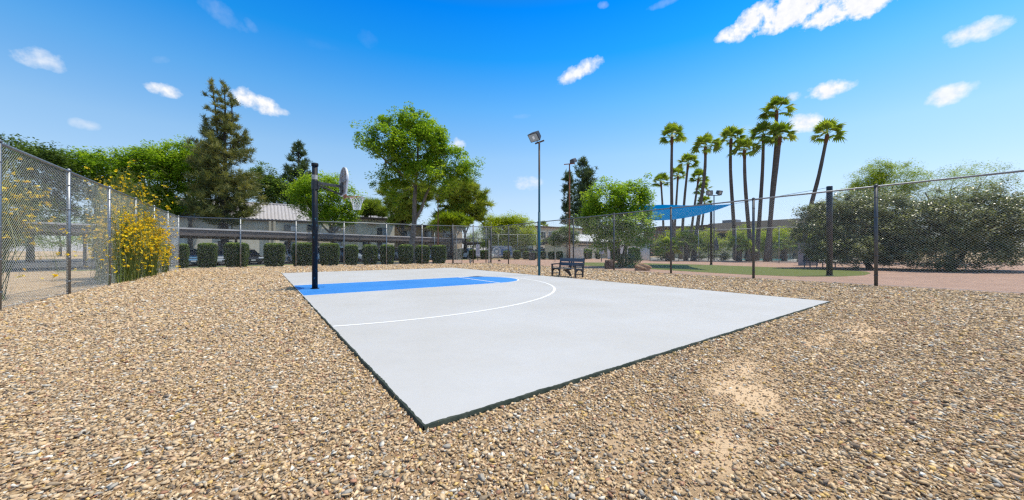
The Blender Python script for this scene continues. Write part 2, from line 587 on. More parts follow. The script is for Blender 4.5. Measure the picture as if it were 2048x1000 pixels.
def bed_mat():
    m = bpy.data.materials.new('sandy_bed'); m.use_nodes = True
    nt = m.node_tree; b = nt.nodes['Principled BSDF']; b.inputs['Roughness'].default_value = .95; b.inputs['Specular IOR Level'].default_value = .15
    g_ = N(nt, 'ShaderNodeTexCoord'); a_ = N(nt, 'ShaderNodeAttribute', attribute_name='tone')
    n2 = N(nt, 'ShaderNodeTexNoise', i_Scale=140.0, i_Detail=5.0, i_Roughness=.75)
    n1 = N(nt, 'ShaderNodeTexNoise', i_Scale=3.0, i_Detail=6.0, i_Roughness=.7)
    nt.links.new(g_.outputs['Object'], n2.inputs['Vector']); nt.links.new(g_.outputs['Object'], n1.inputs['Vector'])
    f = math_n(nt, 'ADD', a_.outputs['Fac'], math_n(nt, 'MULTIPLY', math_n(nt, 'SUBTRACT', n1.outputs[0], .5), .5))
    c = ramp(nt, f, [(.10, (.38, .26, .15)), (.62, (.72, .525, .335))])  # shade between stones painted in where gravel is thick; bare sand paler
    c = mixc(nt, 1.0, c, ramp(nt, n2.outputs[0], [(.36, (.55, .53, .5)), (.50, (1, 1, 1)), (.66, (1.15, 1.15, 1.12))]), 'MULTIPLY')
    nt.links.new(c, b.inputs['Base Color'])
    bp = N(nt, 'ShaderNodeBump', i_Strength=1.0, i_Distance=.006)
    nt.links.new(n2.outputs[0], bp.inputs['Height']); nt.links.new(bp.outputs[0], b.inputs['Normal'])
    return m


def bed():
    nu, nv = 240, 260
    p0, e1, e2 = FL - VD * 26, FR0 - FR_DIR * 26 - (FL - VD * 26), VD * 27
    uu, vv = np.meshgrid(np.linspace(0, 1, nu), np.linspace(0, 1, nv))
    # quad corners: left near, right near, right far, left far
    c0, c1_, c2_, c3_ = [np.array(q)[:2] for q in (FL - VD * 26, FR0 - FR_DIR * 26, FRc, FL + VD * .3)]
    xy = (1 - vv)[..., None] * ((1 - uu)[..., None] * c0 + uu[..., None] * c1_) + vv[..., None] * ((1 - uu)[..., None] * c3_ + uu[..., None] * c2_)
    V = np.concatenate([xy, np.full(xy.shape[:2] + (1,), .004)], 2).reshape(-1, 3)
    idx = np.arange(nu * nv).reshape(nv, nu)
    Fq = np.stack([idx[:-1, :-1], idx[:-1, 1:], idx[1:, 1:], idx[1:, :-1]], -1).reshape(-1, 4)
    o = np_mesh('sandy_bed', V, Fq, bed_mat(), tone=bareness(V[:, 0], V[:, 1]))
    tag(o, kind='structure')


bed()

# pink gravel of the dog run right of and behind the enclosure
pk = [FR0 - FR_DIR * 14 + Vector((.35, .2, 0)), FRc + Vector((.2, .3, 0)), Vector((-9.5, 37.0, 0)), Vector((-10.5, 46.3, 0)), Vector((8.3, 53.6, 0)), Vector((12, 57, 0)),
      Vector((30, 44, 0)), Vector((60, 34, 0)), Vector((60, 0, 0))]
sheet('pink_gravel_ground', pk, .008, M_pink)
# parking lot
e0 = Vector((-26.2, 27.5, 0)); ED = Vector((.59, .807, 0)).normalized(); EN = Vector((-.807, .59, 0)).normalized()
sheet('parking_lot', [e0 - ED * 30 - EN * 1.2, e0 + ED * 33 - EN * 1.2 + Vector((1, 1, 0)), Vector((-8, 60, 0)), Vector((10, 58, 0)), Vector((12, 78, 0)), Vector((-30, 90, 0)), Vector((-70, 60, 0)), Vector((-60, 10, 0))], .004, M_asph)
sheet('lawn_verge', [Vector((-10, 47.5, 0)), Vector((9, 55.0, 0)), Vector((9.5, 57.6, 0)), Vector((-9.5, 50.6, 0))], .010, M_grass)
sheet('lawn_strip', [e0 - EN * 2.2 - ED * 6, e0 - EN * 3.2 + ED * 14, e0 - EN * 1.2 + ED * 27, e0 - EN * 1.0 - ED * 6], .008, M_grass)

# turf strip in the dog run, seen between the fence posts
tp = [(1165, 525.0), (1240, 525.5), (1300, 526.8), (1400, 529.5), (1500, 533), (1600, 537), (1690, 540.5), (1733, 543.5), (1742, 547), (1728, 551), (1680, 553.5), (1600, 553.5),
      (1500, 550), (1400, 544.5), (1300, 538.5), (1230, 534), (1160, 531.0)]
tpw = [at(a, b) for a, b in tp]
tpw = [Vector((p.x, p.y, 0)) for p in tpw]
o = sheet('turf_strip', tpw, .014, M_turf)

# ---------------------------------------------------------------- court
CW, CL_ = 10.45, 20.75
court_rot = math.atan2(UD.y, UD.x)
court = bpy.data.objects.new('basketball_court', None)
C.objects.link(court); court.location = (A0.x, A0.y, 0); court.rotation_euler = (0, 0, court_rot)
tag(court, kind='structure')
# top surface and painted rim as separate meshes; a finely divided worn edge
mb = MB()
mb.add([(0, 0, .04), (CW, 0, .04), (CW, CL_, .04), (0, CL_, .04)], [(0, 1, 2, 3)])
mb.build('slab_top', M_court, court, recalc=False)


def edge_strip(p, q, n, seed):
    r = random.Random(seed)
    mb = MB()
    p, q = Vector(p), Vector(q)
    d = (q - p).normalized(); out = Vector((d.y, -d.x, 0))
    rows = []
    for i in range(n + 1):
        c = p.lerp(q, i / n)
        w = .004 + r.random() * .008; k_ = .5 + .5 * sin(i * .23 + seed) * sin(i * .071 + 1)
        rows.append([c + Vector((0, 0, .0415)) + (-out) * (.003 + r.random() * .010 + .012 * k_), c + out * w * .4 + Vector((0, 0, .040)), c + out * (w + .004) + Vector((0, 0, .018)), c + out * (w + r.random() * .02) + Vector((0, 0, -.03))])
    for i in range(n):
        for k in range(3):
            mb.add([rows[i][k], rows[i + 1][k], rows[i + 1][k + 1], rows[i][k + 1]], [(0, 1, 2, 3)])
    return mb


mb = MB()
for j, (p, q, n) in enumerate((((0, 0, 0), (CW, 0, 0), 480), ((CW, 0, 0), (CW, CL_, 0), 80), ((CW, CL_, 0), (0, CL_, 0), 40), ((0, CL_, 0), (0, 0, 0), 700))):
    e = edge_strip(p, q, n, j)
    mb.add(e.v, e.f)
mb.build('slab_edge', M_green, court)
KC = 10.55; KW = 1.76; FT = 6.55; HP = 1.78      # key centre, half width, free throw line, hoop point
mb = MB()
pts = [(.03, KC - KW), (FT, KC - KW)]
pts += [(FT + KW * sin(a), KC - KW * cos(a)) for a in np.linspace(0, pi, 40)[1:-1]]
pts += [(FT, KC + KW), (.03, KC + KW)]
mb.add([(x, y, .0415) for x, y in pts], [list(range(len(pts)))])
mb.build('painted_key', M_blue, court, recalc=False)


def line_strip(pts, w, z=.0430):
    mb = MB()
    pts = [Vector((*p, 0)) for p in pts]
    L, R = [], []
    for i, p in enumerate(pts):
        d = (pts[min(i + 1, len(pts) - 1)] - pts[max(i - 1, 0)]).normalized()
        s = Vector((-d.y, d.x, 0)) * w / 2
        L.append(p + s + Vector((0, 0, z))); R.append(p - s + Vector((0, 0, z)))
    for i in range(len(pts) - 1):
        mb.add([R[i], R[i + 1], L[i + 1], L[i]], [(0, 1, 2, 3)])
    return mb


R3 = 6.78
y3 = KC - math.sqrt(max(R3 ** 2 - (HP - .03) ** 2, 0))
arc = [(HP + R3 * sin(a), KC - R3 * cos(a)) for a in np.linspace(-math.asin((HP - .03) / R3), pi + math.asin((HP - .03) / R3), 90)]
line_strip(arc, .075).build('three_point_line', M_white, court, recalc=False)
kp = [(.03, KC - KW), (FT, KC - KW)] + [(FT + KW * sin(a), KC - KW * cos(a)) for a in np.linspace(0, pi, 40)[1:-1]] + [(FT, KC + KW), (.03, KC + KW)]
line_strip(kp, .06).build('key_line', M_white, court, recalc=False)
line_strip([(FT, KC - KW + .03), (FT, KC + KW - .03)], .07, .0445).build('free_throw_line', M_white, court, recalc=False)


# ---------------------------------------------------------------- gravel stones
def unit0(n):
    v = rng.normal(size=(n, 3)); return v / np.linalg.norm(v, axis=1)[:, None]


def stones():
    n = 420000
    zs = np.linspace(.2, 35, 500)
    dens = np.minimum(5000, 5000 * (3.3 / zs) ** 1.12)
    w = dens * (1.6 * zs + 3.2)
    cdf = np.cumsum(w); tot = np.sum(w) * (zs[1] - zs[0]) * 2
    n = int(tot)
    Z = np.interp(rng.random(n), cdf / cdf[-1], zs)
    X = rng.uniform(-1, 1, n) * (1.6 * Z + 3.2)
    d = np.interp(Z, zs, dens)
    # court coordinates
    rx, ry = X - A0.x, Z - A0.y
    cu = rx * UD.x + ry * UD.y; cv = rx * VD.x + ry * VD.y
    off = (cu > -.008) & (cu < CW + .008) & (cv > -.008) & (cv < CL_ + .008)
    # fence half planes
    fn = np.array([-VD.x, -VD.y])
    lf = ((X - FL.x) * UD.x + (Z - FL.y) * UD.y) < -.3
    rn = Vector((-FR_DIR.y, FR_DIR.x, 0))
    rf = ((X - FR0.x) * rn.x + (Z - FR0.y) * rn.y) < -.25
    bf = ((X - FL.x) * -FBDIR.y + (Z - FL.y) * FBDIR.x) > .6
    sp = bareness(X, Z)
    keep = ~(off | lf | rf | bf) & (rng.random(n) > sp) & (rng.random(n) > .04)
    X, Z, d = X[keep], Z[keep], d[keep]; sp = sp[keep]
    n = len(X)
    size = np.sqrt(2.15 / d) * np.clip(rng.lognormal(-.03, .42, n), .35, 2.4) * (1 - .3 * sp)
    # templates : angular chips, convex hulls of eight random points (8 vertices, 12 triangles)
    NT, T, TF = 0, [], []
    while NT < 40:
        pts = unit0(8) * rng.uniform(.75, 1.0, (8, 1)) * .56 * np.array([rng.uniform(1.0, 1.5), rng.uniform(.7, 1.0), rng.uniform(.38, .8)])
        bm = bmesh.new()
        for q in pts: bm.verts.new(q)
        bmesh.ops.convex_hull(bm, input=bm.verts)
        bm.verts.index_update()
        if len(bm.verts) == 8 and len(bm.faces) == 12 and all(v.link_faces for v in bm.verts):
            T.append(np.array([tuple(v.co) for v in bm.verts])); TF.append(np.array([[v.index for v in f.verts] for f in bm.faces])); NT += 1
        bm.free()
    T, TF = np.array(T), np.array(TF)
    t = rng.integers(0, NT, n)
    V = T[t] * size[:, None, None]
    # random rotation: yaw plus modest tilts
    yaw = rng.uniform(0, 2 * pi, n); ti = rng.normal(0, .38, n); ta = rng.uniform(0, 2 * pi, n)
    def rotz(a):
        c, s = np.cos(a), np.sin(a); o = np.zeros((n, 3, 3)); o[:, 0, 0] = c; o[:, 0, 1] = -s; o[:, 1, 0] = s; o[:, 1, 1] = c; o[:, 2, 2] = 1; return o
    def rotx(a):
        c, s = np.cos(a), np.sin(a); o = np.zeros((n, 3, 3)); o[:, 0, 0] = 1; o[:, 1, 1] = c; o[:, 1, 2] = -s; o[:, 2, 1] = s; o[:, 2, 2] = c; return o
    R = rotz(ta) @ rotx(ti) @ rotz(-ta) @ rotz(yaw)
    V = np.einsum('nij,nkj->nki', R, V)
    V[:, :, 0] += X[:, None]; V[:, :, 1] += Z[:, None]
    V[:, :, 2] += (size * rng.uniform(.0, .36, n))[:, None] + .004
    Fq = (TF[t] + (np.arange(n) * 8)[:, None, None]).reshape(-1, 3)
    tone = np.repeat(rng.random(n), 8)
    m = bpy.data.materials.new('gravel_stones'); m.use_nodes = True
    nt = m.node_tree; b = nt.nodes['Principled BSDF']; b.inputs['Roughness'].default_value = .85; b.inputs['Specular IOR Level'].default_value = .3
    a = N(nt, 'ShaderNodeAttribute', attribute_name='tone')
    col = ramp(nt, a.outputs['Fac'], STONE, 'CONSTANT')
    j = math_n(nt, 'FRACT', math_n(nt, 'MULTIPLY', a.outputs['Fac'], 977.0))
    col = mixc(nt, 1.0, col, mixc(nt, j, (.70, .69, .68), (1.16, 1.16, 1.16)), 'MULTIPLY')
    nz_ = N(nt, 'ShaderNodeTexNoise', i_Scale=130.0, i_Detail=3.0)
    g_ = N(nt, 'ShaderNodeTexCoord'); nt.links.new(g_.outputs['Object'], nz_.inputs['Vector'])
    col = mixc(nt, 1.0, col, ramp(nt, nz_.outputs[0], [(.3, (.8, .8, .8)), (.7, (1.12, 1.12, 1.12))]), 'MULTIPLY')
    nt.links.new(col, b.inputs['Base Color'])
    o = np_mesh('gravel', V.reshape(-1, 3), Fq, m, tone=tone)
    tag(o, 'loose tan and grey crushed gravel covering the ground round the court', 'gravel', kind='stuff')
    return n


NST = stones()

# dry straw and fallen petals on the gravel
def blades(centers, length, width, up, seed, bend=.3):
    r = np.random.default_rng(seed)
    n = len(centers)
    L = length * r.uniform(.5, 1.3, n)
    a = r.uniform(0, 2 * pi, n)
    e = np.clip(r.normal(up, .25, n), 0.02, 1.45)
    d = np.stack([np.cos(a) * np.cos(e), np.sin(a) * np.cos(e), np.sin(e)], 1)
    s = np.stack([-np.sin(a), np.cos(a), np.zeros(n)], 1) * width / 2
    c = np.asarray(centers)
    mid = c + d * L[:, None] * .55
    d2 = d.copy(); d2[:, 2] -= bend; d2[:, 0] += r.normal(0, .15, n)
    tip = mid + d2 * L[:, None] * .5
    V = np.stack([c - s, c + s, mid + s * .8, mid - s * .8, tip + s * .15, tip - s * .15], 1)
    Fq = (np.array([(0, 1, 2, 3), (3, 2, 4, 5)])[None] + (np.arange(n) * 6)[:, None, None]).reshape(-1, 4)
    return V.reshape(-1, 3), Fq, np.repeat(r.random(n), 6)


cs = []
for (px, py, k, sp_) in ((1530, 960, 22, .22), (1380, 930, 18, .2), (1700, 860, 16, .3), (1640, 990, 16, .2), (1200, 985, 10, .2), (430, 960, 10, .2), (1900, 900, 18, .4), (1766, 760, 14, .4), (700, 900, 10, .4), (300, 770, 16, .5)):
    c = at(px, py)
    for _ in range(k):
        cs.append((c.x + rng.normal(0, sp_), c.y + rng.normal(0, sp_), .02))
V, Fq, tn = blades(cs, .11, .0022, .12, 5, .15)
tag(np_mesh('dry_straw', V, Fq, G_straw, tone=tn), 'dry yellow straw lying over the near gravel', 'straw', kind='stuff')


# ---------------------------------------------------------------- foliage tools
def unit(n, r):
    v = r.normal(size=(n, 3)); return v / np.linalg.norm(v, axis=1)[:, None]


def leaf_quads(c, size, aspect, r, up=.35, tone=None):
    n = len(c)
    nrm = unit(n, r); nrm[:, 2] = np.abs(nrm[:, 2]) + up; nrm /= np.linalg.norm(nrm, axis=1)[:, None]
    t = unit(n, r); a = np.cross(nrm, t); a /= np.linalg.norm(a, axis=1)[:, None] + 1e-9
    b = np.cross(nrm, a)
    s = size * r.uniform(.6, 1.35, n)
    a *= (s / 2)[:, None]; b *= (s * aspect / 2)[:, None]
    V = np.stack([c - a, c + b, c + a, c - b], 1).reshape(-1, 3)
    Fq = np.arange(4 * n).reshape(-1, 4)
    if tone is None: tone = r.random(n)
    return V, Fq, np.repeat(tone, 4)


def spike_quads(c, d, L, w, r, tone):
    n = len(c)
    s = np.cross(d, unit(n, r)); s /= np.linalg.norm(s, axis=1)[:, None] + 1e-9
    s *= w / 2
    tip = c + d * L[:, None]
    V = np.stack([c - s, c + s, tip + s * .35, tip - s * .35], 1).reshape(-1, 3)
    return V, np.arange(4 * n).reshape(-1, 4), np.repeat(tone, 4)


def merge(parts):
    Vs, Fs, Ts, b = [], [], [], 0
    for V, Fq, T in parts:
        Vs.append(V); Fs.append(Fq + b); Ts.append(T); b += len(V)
    return np.concatenate(Vs), np.concatenate(Fs), np.concatenate(Ts)


def clusters(lobes, n, r, shell=.55, gap=.0, floor=None):
    """cluster centres spread through the lobes' volume"""
    vol = np.array([l[3] * l[4] * l[5] for l in lobes]) ** .8
    k = r.choice(len(lobes), n, p=vol / vol.sum())
    L = np.array(lobes)
    d = unit(n, r)
    rad = r.random(n) ** (1 / 3.0) * (1 - shell) + shell * r.random(n) ** .18
    c = L[k, :3] + d * L[k, 3:6] * rad[:, None]
    if floor is not None:
        c[:, 2] = np.maximum(c[:, 2], floor + r.random(n) * .4)
    return c


def crown_mesh(lobes, ncl, nleaf, lsize, crad, seed, aspect=.55, shell=.5, up=.95, flat=.8, stray=.0, kind='leaf', tonev=.45, light=0):
    r = np.random.default_rng(seed)
    cc = clusters(lobes, ncl, r, shell)
    if stray:
        m = r.random(len(cc)) < stray
        L = np.array(lobes); cen = L[:, :3].mean(0)
        cc[m] += (cc[m] - cen) * r.uniform(.05, .22, m.sum())[:, None]
    cr = crad * r.uniform(.5, 1.35, ncl)
    ct = r.random(ncl)
    idx = np.repeat(np.arange(ncl), nleaf)
    n = len(idx)
    dd = unit(n, r) * (r.random(n) ** .45)[:, None] * cr[idx][:, None]
    dd[:, 2] *= flat
    tone = np.clip(ct[idx] * tonev + r.random(n) * (1 - tonev) + light, 0, 1)
    if kind == 'leaf':
        return leaf_quads(cc[idx] + dd, lsize, aspect, r, up, tone), cc
    d = unit(n, r); d[:, 2] = d[:, 2] * .7 + .45; d /= np.linalg.norm(d, axis=1)[:, None]
    return spike_quads(cc[idx] + dd * .35, d, cr[idx] * r.uniform(.7, 1.2, n), lsize, r, tone), cc


def lobe(px, py, rx, ry, Z, dep=0.0, ry_depth=None):
    s = (Z + dep) / F
    p = aZ(px, Z + dep, hz(py, Z + dep))
    return (p.x, p.y, p.z, rx * s, (ry_depth or (rx + ry) / 2) * s, ry * s)


def bez(p, q, bow, n=6):
    p, q = Vector(p), Vector(q)
    m = p.lerp(q, .5) + Vector(bow)
    return [p * (1 - t) ** 2 + m * 2 * t * (1 - t) + q * t * t for t in [i / n for i in range(n + 1)]]


def tree(name, base, trunk, r0, limbs, crown, cmat, tmat, label, cat='tree', group=None, ctwig=22, seed=1, fork=None):
    """trunk: list of points (world); limbs: list of point lists with start radius; crown: dict for crown_mesh"""
    t = thing(name, base, 0, label, cat, group)
    off = Vector(base)
    (V, Fq, tn), cc = crown_mesh(seed=seed, **crown)
    V = V - np.array(off)
    np_mesh('crown', V, Fq, cmat, t, tone=tn)
    mb = MB()
    tr = [Vector(p) - off for p in trunk]
    n = len(tr)
    rr = [r0 * (1 - .55 * i / (n - 1)) for i in range(n)]
    rr[0] *= 1.35
    mb.tube(tr, rr, 10)
    r = random.Random(seed)
    ends = [(tr[-1], rr[-1])]
    for pts, rad in limbs:
        pts = [Vector(p) - off for p in pts]
        if len(pts) == 2:
            pts = bez(pts[0], pts[1], ((pts[1].x - pts[0].x) * .12, 0, -abs(pts[1].x - pts[0].x) * .15), 5)
        m_ = len(pts)
        mb.tube(pts, [rad * (1 - .65 * i / (m_ - 1)) for i in range(m_)], 7)
        ends += [(pts[-1], rad * .35), (pts[m_ // 2], rad * .6)]
    idx = [r.randrange(len(cc)) for _ in range(ctwig)]
    for i in idx:
        q = Vector(cc[i]) - off
        e, er = min(ends, key=lambda E: (E[0] - q).length + r.random() * 1.0)
        if (q - e).length > .3:
            b_ = bez(e, q, ((q.x - e.x) * .1, (q.y - e.y) * .1, -abs((q - e).length) * .12), 4)
            w = min(er * .6, .012 + .012 * (q - e).length)
            mb.tube(b_, [w, w * .8, w * .6, w * .4, w * .22], 5, cap=False)
    mb.build('trunk', tmat, t, smooth=True, recalc=False)
    return t


# ---------------------------------------------------------------- big trees
def P(px, py, Z, dep=0.0):
    return aZ(px, Z + dep, hz(py, Z + dep))


# central tree
Z = 37.0
b = P(822, 528, Z); b.z = 0
tree('shade_tree', b, [b, P(823, 500, Z), P(826, 470, Z), P(829, 440, Z), P(829, 400, Z), P(831, 372, Z)], .38,
     [([P(829, 440, Z), P(842, 420, Z, .3), P(852, 390, Z, .5), P(866, 362, Z, .8), P(900, 340, Z, 1)], .21), ([P(831, 372, Z), P(800, 345, Z), P(770, 320, Z, -.4), P(740, 290, Z, -.6)], .15),
      ([P(831, 372, Z), P(835, 330, Z), P(836, 290, Z), P(835, 250, Z)], .17), ([P(866, 362, Z, .8), P(880, 335, Z), P(890, 310, Z)], .12), ([P(835, 330, Z), P(810, 290, Z, .5), P(785, 255, Z, 1)], .10)],
     dict(lobes=[lobe(835, 300, 62, 55, Z), lobe(772, 285, 44, 34, Z, -1), lobe(790, 245, 34, 22, Z, .5), lobe(838, 245, 38, 26, Z), lobe(735, 285, 18, 14, Z), lobe(895, 325, 44, 32, Z, 1), lobe(935, 352, 22, 16, Z, .5),
                 lobe(800, 345, 44, 30, Z, 1), lobe(862, 280, 36, 34, Z, -1), lobe(775, 360, 22, 16, Z), lobe(848, 346, 40, 24, Z, -1.5), lobe(792, 378, 30, 22, Z, .8), lobe(880, 372, 36, 22, Z, .5), lobe(925, 330, 24, 18, Z)],
          ncl=960, nleaf=64, lsize=.22, crad=.62, shell=.5, stray=.14, light=.16), G_broad, M_bark,
     'tall broad-crowned shade tree with forked pale trunk behind the hedges left of centre', seed=11, ctwig=60)

# left broadleaf masses
def simple_tree(name, px, Z, lobes, cmat, label, seed, basey=None, r0=.25, ncl=420, nleaf=55, lsize=.24, crad=.8, tmat=None, aspect=.55, tw=20, group=None, cat='tree', light=0, kind='leaf', stray=.1, shell=.5, lx=None):
    b = aZ(px, Z)
    LB = [lobe(*l) if len(l) >= 5 else lobe(l[0], l[1], l[2], l[3], Z) for l in lobes]
    cen = np.array(LB)[:, :3].mean(0)
    top = Vector((cen[0], cen[1], cen[2] - .15 * (cen[2])))
    m1 = b.lerp(top, .5) + Vector((.15, 0, 0))
    limbs = []
    rr = random.Random(seed)
    for L in LB[:8]:
        q = Vector(L[:3])
        s = b.lerp(top, rr.uniform(.45, .85))
        if (q - s).length > .5:
            limbs.append(([s, q], r0 * .5))
    return tree(name, b, [b, m1, top], r0, limbs, dict(lobes=LB, ncl=ncl, nleaf=nleaf, lsize=lsize, crad=crad, shell=shell, stray=stray, light=light, aspect=aspect, kind=kind),
                cmat, tmat or M_bark, label, cat, group, tw, seed)


GL = 'leafy trees behind the carport at the left'
simple_tree('broadleaf_tree', 380, 46, [(375, 345, 50, 42), (350, 310, 40, 26), (378, 300, 24, 16), (395, 350, 42, 46), (360, 400, 42, 30), (400, 330, 30, 26)], G_broad,
            'bright green leafy tree just left of the tall pine', 21, ncl=620, lsize=.26, group=GL, light=.28)
simple_tree('broadleaf_tree', 300, 44, [(300, 350, 50, 48), (285, 320, 34, 24), (320, 330, 34, 34), (300, 410, 50, 34), (270, 370, 40, 40)], G_broad,
            'green leafy tree rising behind the yellow-flowered shrub at the left', 22, ncl=620, lsize=.26, group=GL, light=.22)
simple_tree('broadleaf_tree', 190, 42, [(190, 350, 60, 50), (160, 330, 40, 34), (225, 340, 40, 40), (190, 410, 60, 36)], G_broad,
            'green leafy tree farther left beyond the fence', 23, ncl=480, lsize=.27, group=GL, light=.2)
simple_tree('broadleaf_tree', 60, 38, [(60, 350, 70, 60), (20, 310, 40, 40), (100, 330, 44, 40), (60, 420, 70, 40)], G_dark,
            'dark leafy tree at the far left edge behind the fence', 24, ncl=480, lsize=.27, group=GL)
# dark tree behind pine
simple_tree('dark_tree', 535, 68, [(520, 375, 34, 32), (550, 385, 36, 30), (575, 395, 22, 26), (530, 345, 22, 18), (560, 370, 26, 22)], G_dark,
            'dark rounded tree behind the tiled roof', 25, ncl=420, lsize=.34, crad=1.0, tmat=M_dbark, light=.25)
# tree beside the backboard
simple_tree('broadleaf_tree', 668, 47, [(640, 388, 44, 40), (680, 400, 36, 36), (610, 395, 34, 30), (655, 365, 36, 22), (690, 430, 28, 22), (640, 425, 36, 18), (598, 378, 18, 20), (708, 405, 16, 24), (665, 432, 46, 18)], G_broad,
            'bright green tree behind the backboard and net', 26, ncl=620, nleaf=55, lsize=.24, light=.30, tw=36)


# ---------------------------------------------------------------- pines
def pine(name, px, Z, top_y, leaders, envelope, label, seed, cmat=G_pine, tuft=.55, nt=26, base_y=None, density=1.0, group=None, wide=.055, upc=.25):
    """leaders: [(px_top, py_top, px_join, py_join)], envelope: [(py, half width px)]"""
    b = aZ(px, Z)
    t = thing(name, b, 0, label, 'pine tree' if 'pine' in name else 'tree', group)
    r = np.random.default_rng(seed)
    ey = [e[0] for e in envelope]; ew = [e[1] for e in envelope]
    off = np.array(b)
    mb = MB()
    parts = []
    H0 = hz(envelope[0][0], Z)
    main_top = P(px, envelope[0][0], Z)
    mb.tube([Vector((0, 0, 0)), Vector((.05, .05, main_top.z * .5)), Vector((0, 0, main_top.z))], [.45, .3, .06], 8)
    def tuftset(c, rad, n, dirn):
        idx = n
        d = unit(idx, r) + np.array(dirn) * .9
        d /= np.linalg.norm(d, axis=1)[:, None]
        cc = np.array(c) + unit(idx, r) * rad * .25
        parts.append(spike_quads(cc, d, rad * r.uniform(.6, 1.15, idx), wide, r, np.clip(r.random() * .55 + r.random(idx) * .45, 0, 1)))
    # leaders
    stems = []
    for (x0, y0, x1, y1) in leaders:
        q = P(x0, y0, Z) - b; p = P(x1, y1, Z) - b
        mb.tube([p, p.lerp(q, .5) + Vector((.1, 0, 0)), q], [.14, .08, .04], 6)
        L = (q - p).length
        for k in range(int(9 * density)):
            tuftset(q - Vector((r.normal(0, .12), r.normal(0, .12), .05 + k * .16)), tuft * .85, nt, (0, 0, .9))
        m = int(L * 2.0 * density)
        for k in range(m):
            f = r.uniform(.05, .82)
            c0 = p.lerp(q, f)
            a = r.uniform(0, 2 * pi); bl = r.uniform(.5, 1.0) * (1.7 - 1.1 * f)
            e = c0 + Vector((cos(a) * bl, sin(a) * bl, bl * .35))
            mb.tube(bez(c0, e, (0, 0, -.12), 3), [.035, .028, .02, .01], 4, cap=False)
            for j in range(2):
                tuftset(c0.lerp(e, 1 - .22 * j), tuft * .8, nt, (cos(a) * .5, sin(a) * .5, .9))
    # whorled branches
    y_top, y_bot = envelope[0][0], envelope[-1][0]
    z_top, z_bot = hz(y_top, Z), hz(y_bot, Z)
    nb = int((z_top - z_bot) * 13 * density)
    for i in range(nb):
        f = r.random() ** .85
        z = z_bot + (z_top - z_bot) * (1 - f)
        py = HZ - (z - CAMZ) / Z * F
        R = float(np.interp(py, ey, ew)) / F * Z * r.uniform(.55, 1.08)
        a = r.uniform(0, 2 * pi)
        s = Vector((0, 0, z - R * .18))
        e = Vector((cos(a) * R, sin(a) * R, z + R * upc * r.uniform(.3, 1.2)))
        bp_ = bez(s, e, (0, 0, -R * .12), 5)
        mb.tube(bp_, [.02 + .018 * R, .018 + .014 * R, .03, .02, .015, .01], 4, cap=False)
        k = max(3, int(R * 2.6))
        for j in range(k):
            g_ = 1 - (j / k) ** 1.2 * .72
            c = s.lerp(e, g_)
            ii = min(int(g_ * 5), 4)
            c = bp_[ii].lerp(bp_[ii + 1], g_ * 5 - ii)
            c = c + Vector((r.normal(0, .22), r.normal(0, .22), r.normal(0, .12))) * (1 + .2 * R)
            tuftset(c, tuft * r.uniform(.8, 1.2), nt, (cos(a) * .5, sin(a) * .5, .8))
    V, Fq, tn = merge(parts)
    np_mesh('crown', V, Fq, cmat, t, tone=tn)
    mb.build('trunk', M_dbark, t, smooth=True, recalc=False)
    return t


pine('pine_tree', 449, 44, 160, [(423, 162, 435, 268), (448, 165, 450, 262), (463, 190, 462, 270), (410, 235, 432, 290), (490, 262, 462, 300)],
     [(235, 10), (262, 30), (285, 44), (310, 50), (345, 52), (380, 60), (410, 66), (432, 60), (452, 30)],
     'tallest dark pine with three bare-stemmed tops, left of the hoop', 31, tuft=.62, nt=28, density=1.15)
GC = 'slim dark conifers'
pine('slim_conifer', 597, 70, 287, [], [(286, 1), (305, 9), (325, 19), (350, 27), (385, 32), (410, 30)], 'slim dark conifer standing behind the leafy tree left of the hoop', 32, G_conifer, tuft=.8, nt=16, density=.62, group=GC, wide=.13)
pine('slim_conifer', 1168, 72, 318, [], [(317, 1), (335, 9), (352, 20), (380, 19), (420, 26), (450, 32)], 'taller dark conifer behind the rusty lamp post', 33, G_conifer, tuft=.85, nt=16, density=.62, group=GC, wide=.13)
pine('slim_conifer', 1137, 78, 345, [], [(347, 1), (365, 9), (390, 11), (430, 12), (450, 14)], 'narrow lower conifer left of the taller one behind the rusty lamp post', 34, G_conifer, tuft=.75, nt=14, density=.62, group=GC, wide=.13)

GA = 'spreading pines beyond the carport'
simple_tree('spreading_pine', 800, 53, [(790, 385, 34, 22), (800, 415, 26, 20), (775, 410, 14, 12), (830, 400, 30, 28), (800, 440, 26, 14), (815, 425, 22, 22), (845, 385, 26, 20)], G_aleppo,
            'olive green pine behind the forked trunk of the shade tree', 41, ncl=400, nleaf=60, lsize=.07, crad=.75, kind='spike', tmat=M_dbark, group=GA, light=.3)
simple_tree('spreading_pine', 930, 54, [(925, 385, 44, 24), (950, 405, 26, 24), (905, 400, 30, 24), (935, 425, 34, 18), (962, 430, 10, 14), (895, 430, 24, 16), (915, 368, 24, 14)], G_aleppo,
            'dark rounded pine right of the shade tree', 42, ncl=300, nleaf=85, lsize=.085, crad=.8, kind='spike', tmat=M_dbark, group=GA, light=.28, shell=.3)
simple_tree('spreading_pine', 900, 50, [(905, 440, 32, 10), (880, 452, 20, 10), (925, 447, 20, 8)], G_lime,
            'low yellow-green pine branchwork beneath the dark rounded pine', 43, ncl=150, nleaf=60, lsize=.08, crad=.7, kind='spike', tmat=M_dbark, group=GA, light=-.1)
simple_tree('spreading_pine', 745, 62, [(740, 415, 22, 16), (760, 425, 16, 10), (728, 425, 12, 12)], G_aleppo,
            'small olive pine bough standing between the net and the shade tree', 44, ncl=200, nleaf=60, lsize=.07, crad=.8, kind='spike', tmat=M_dbark, group=GA, light=.15)

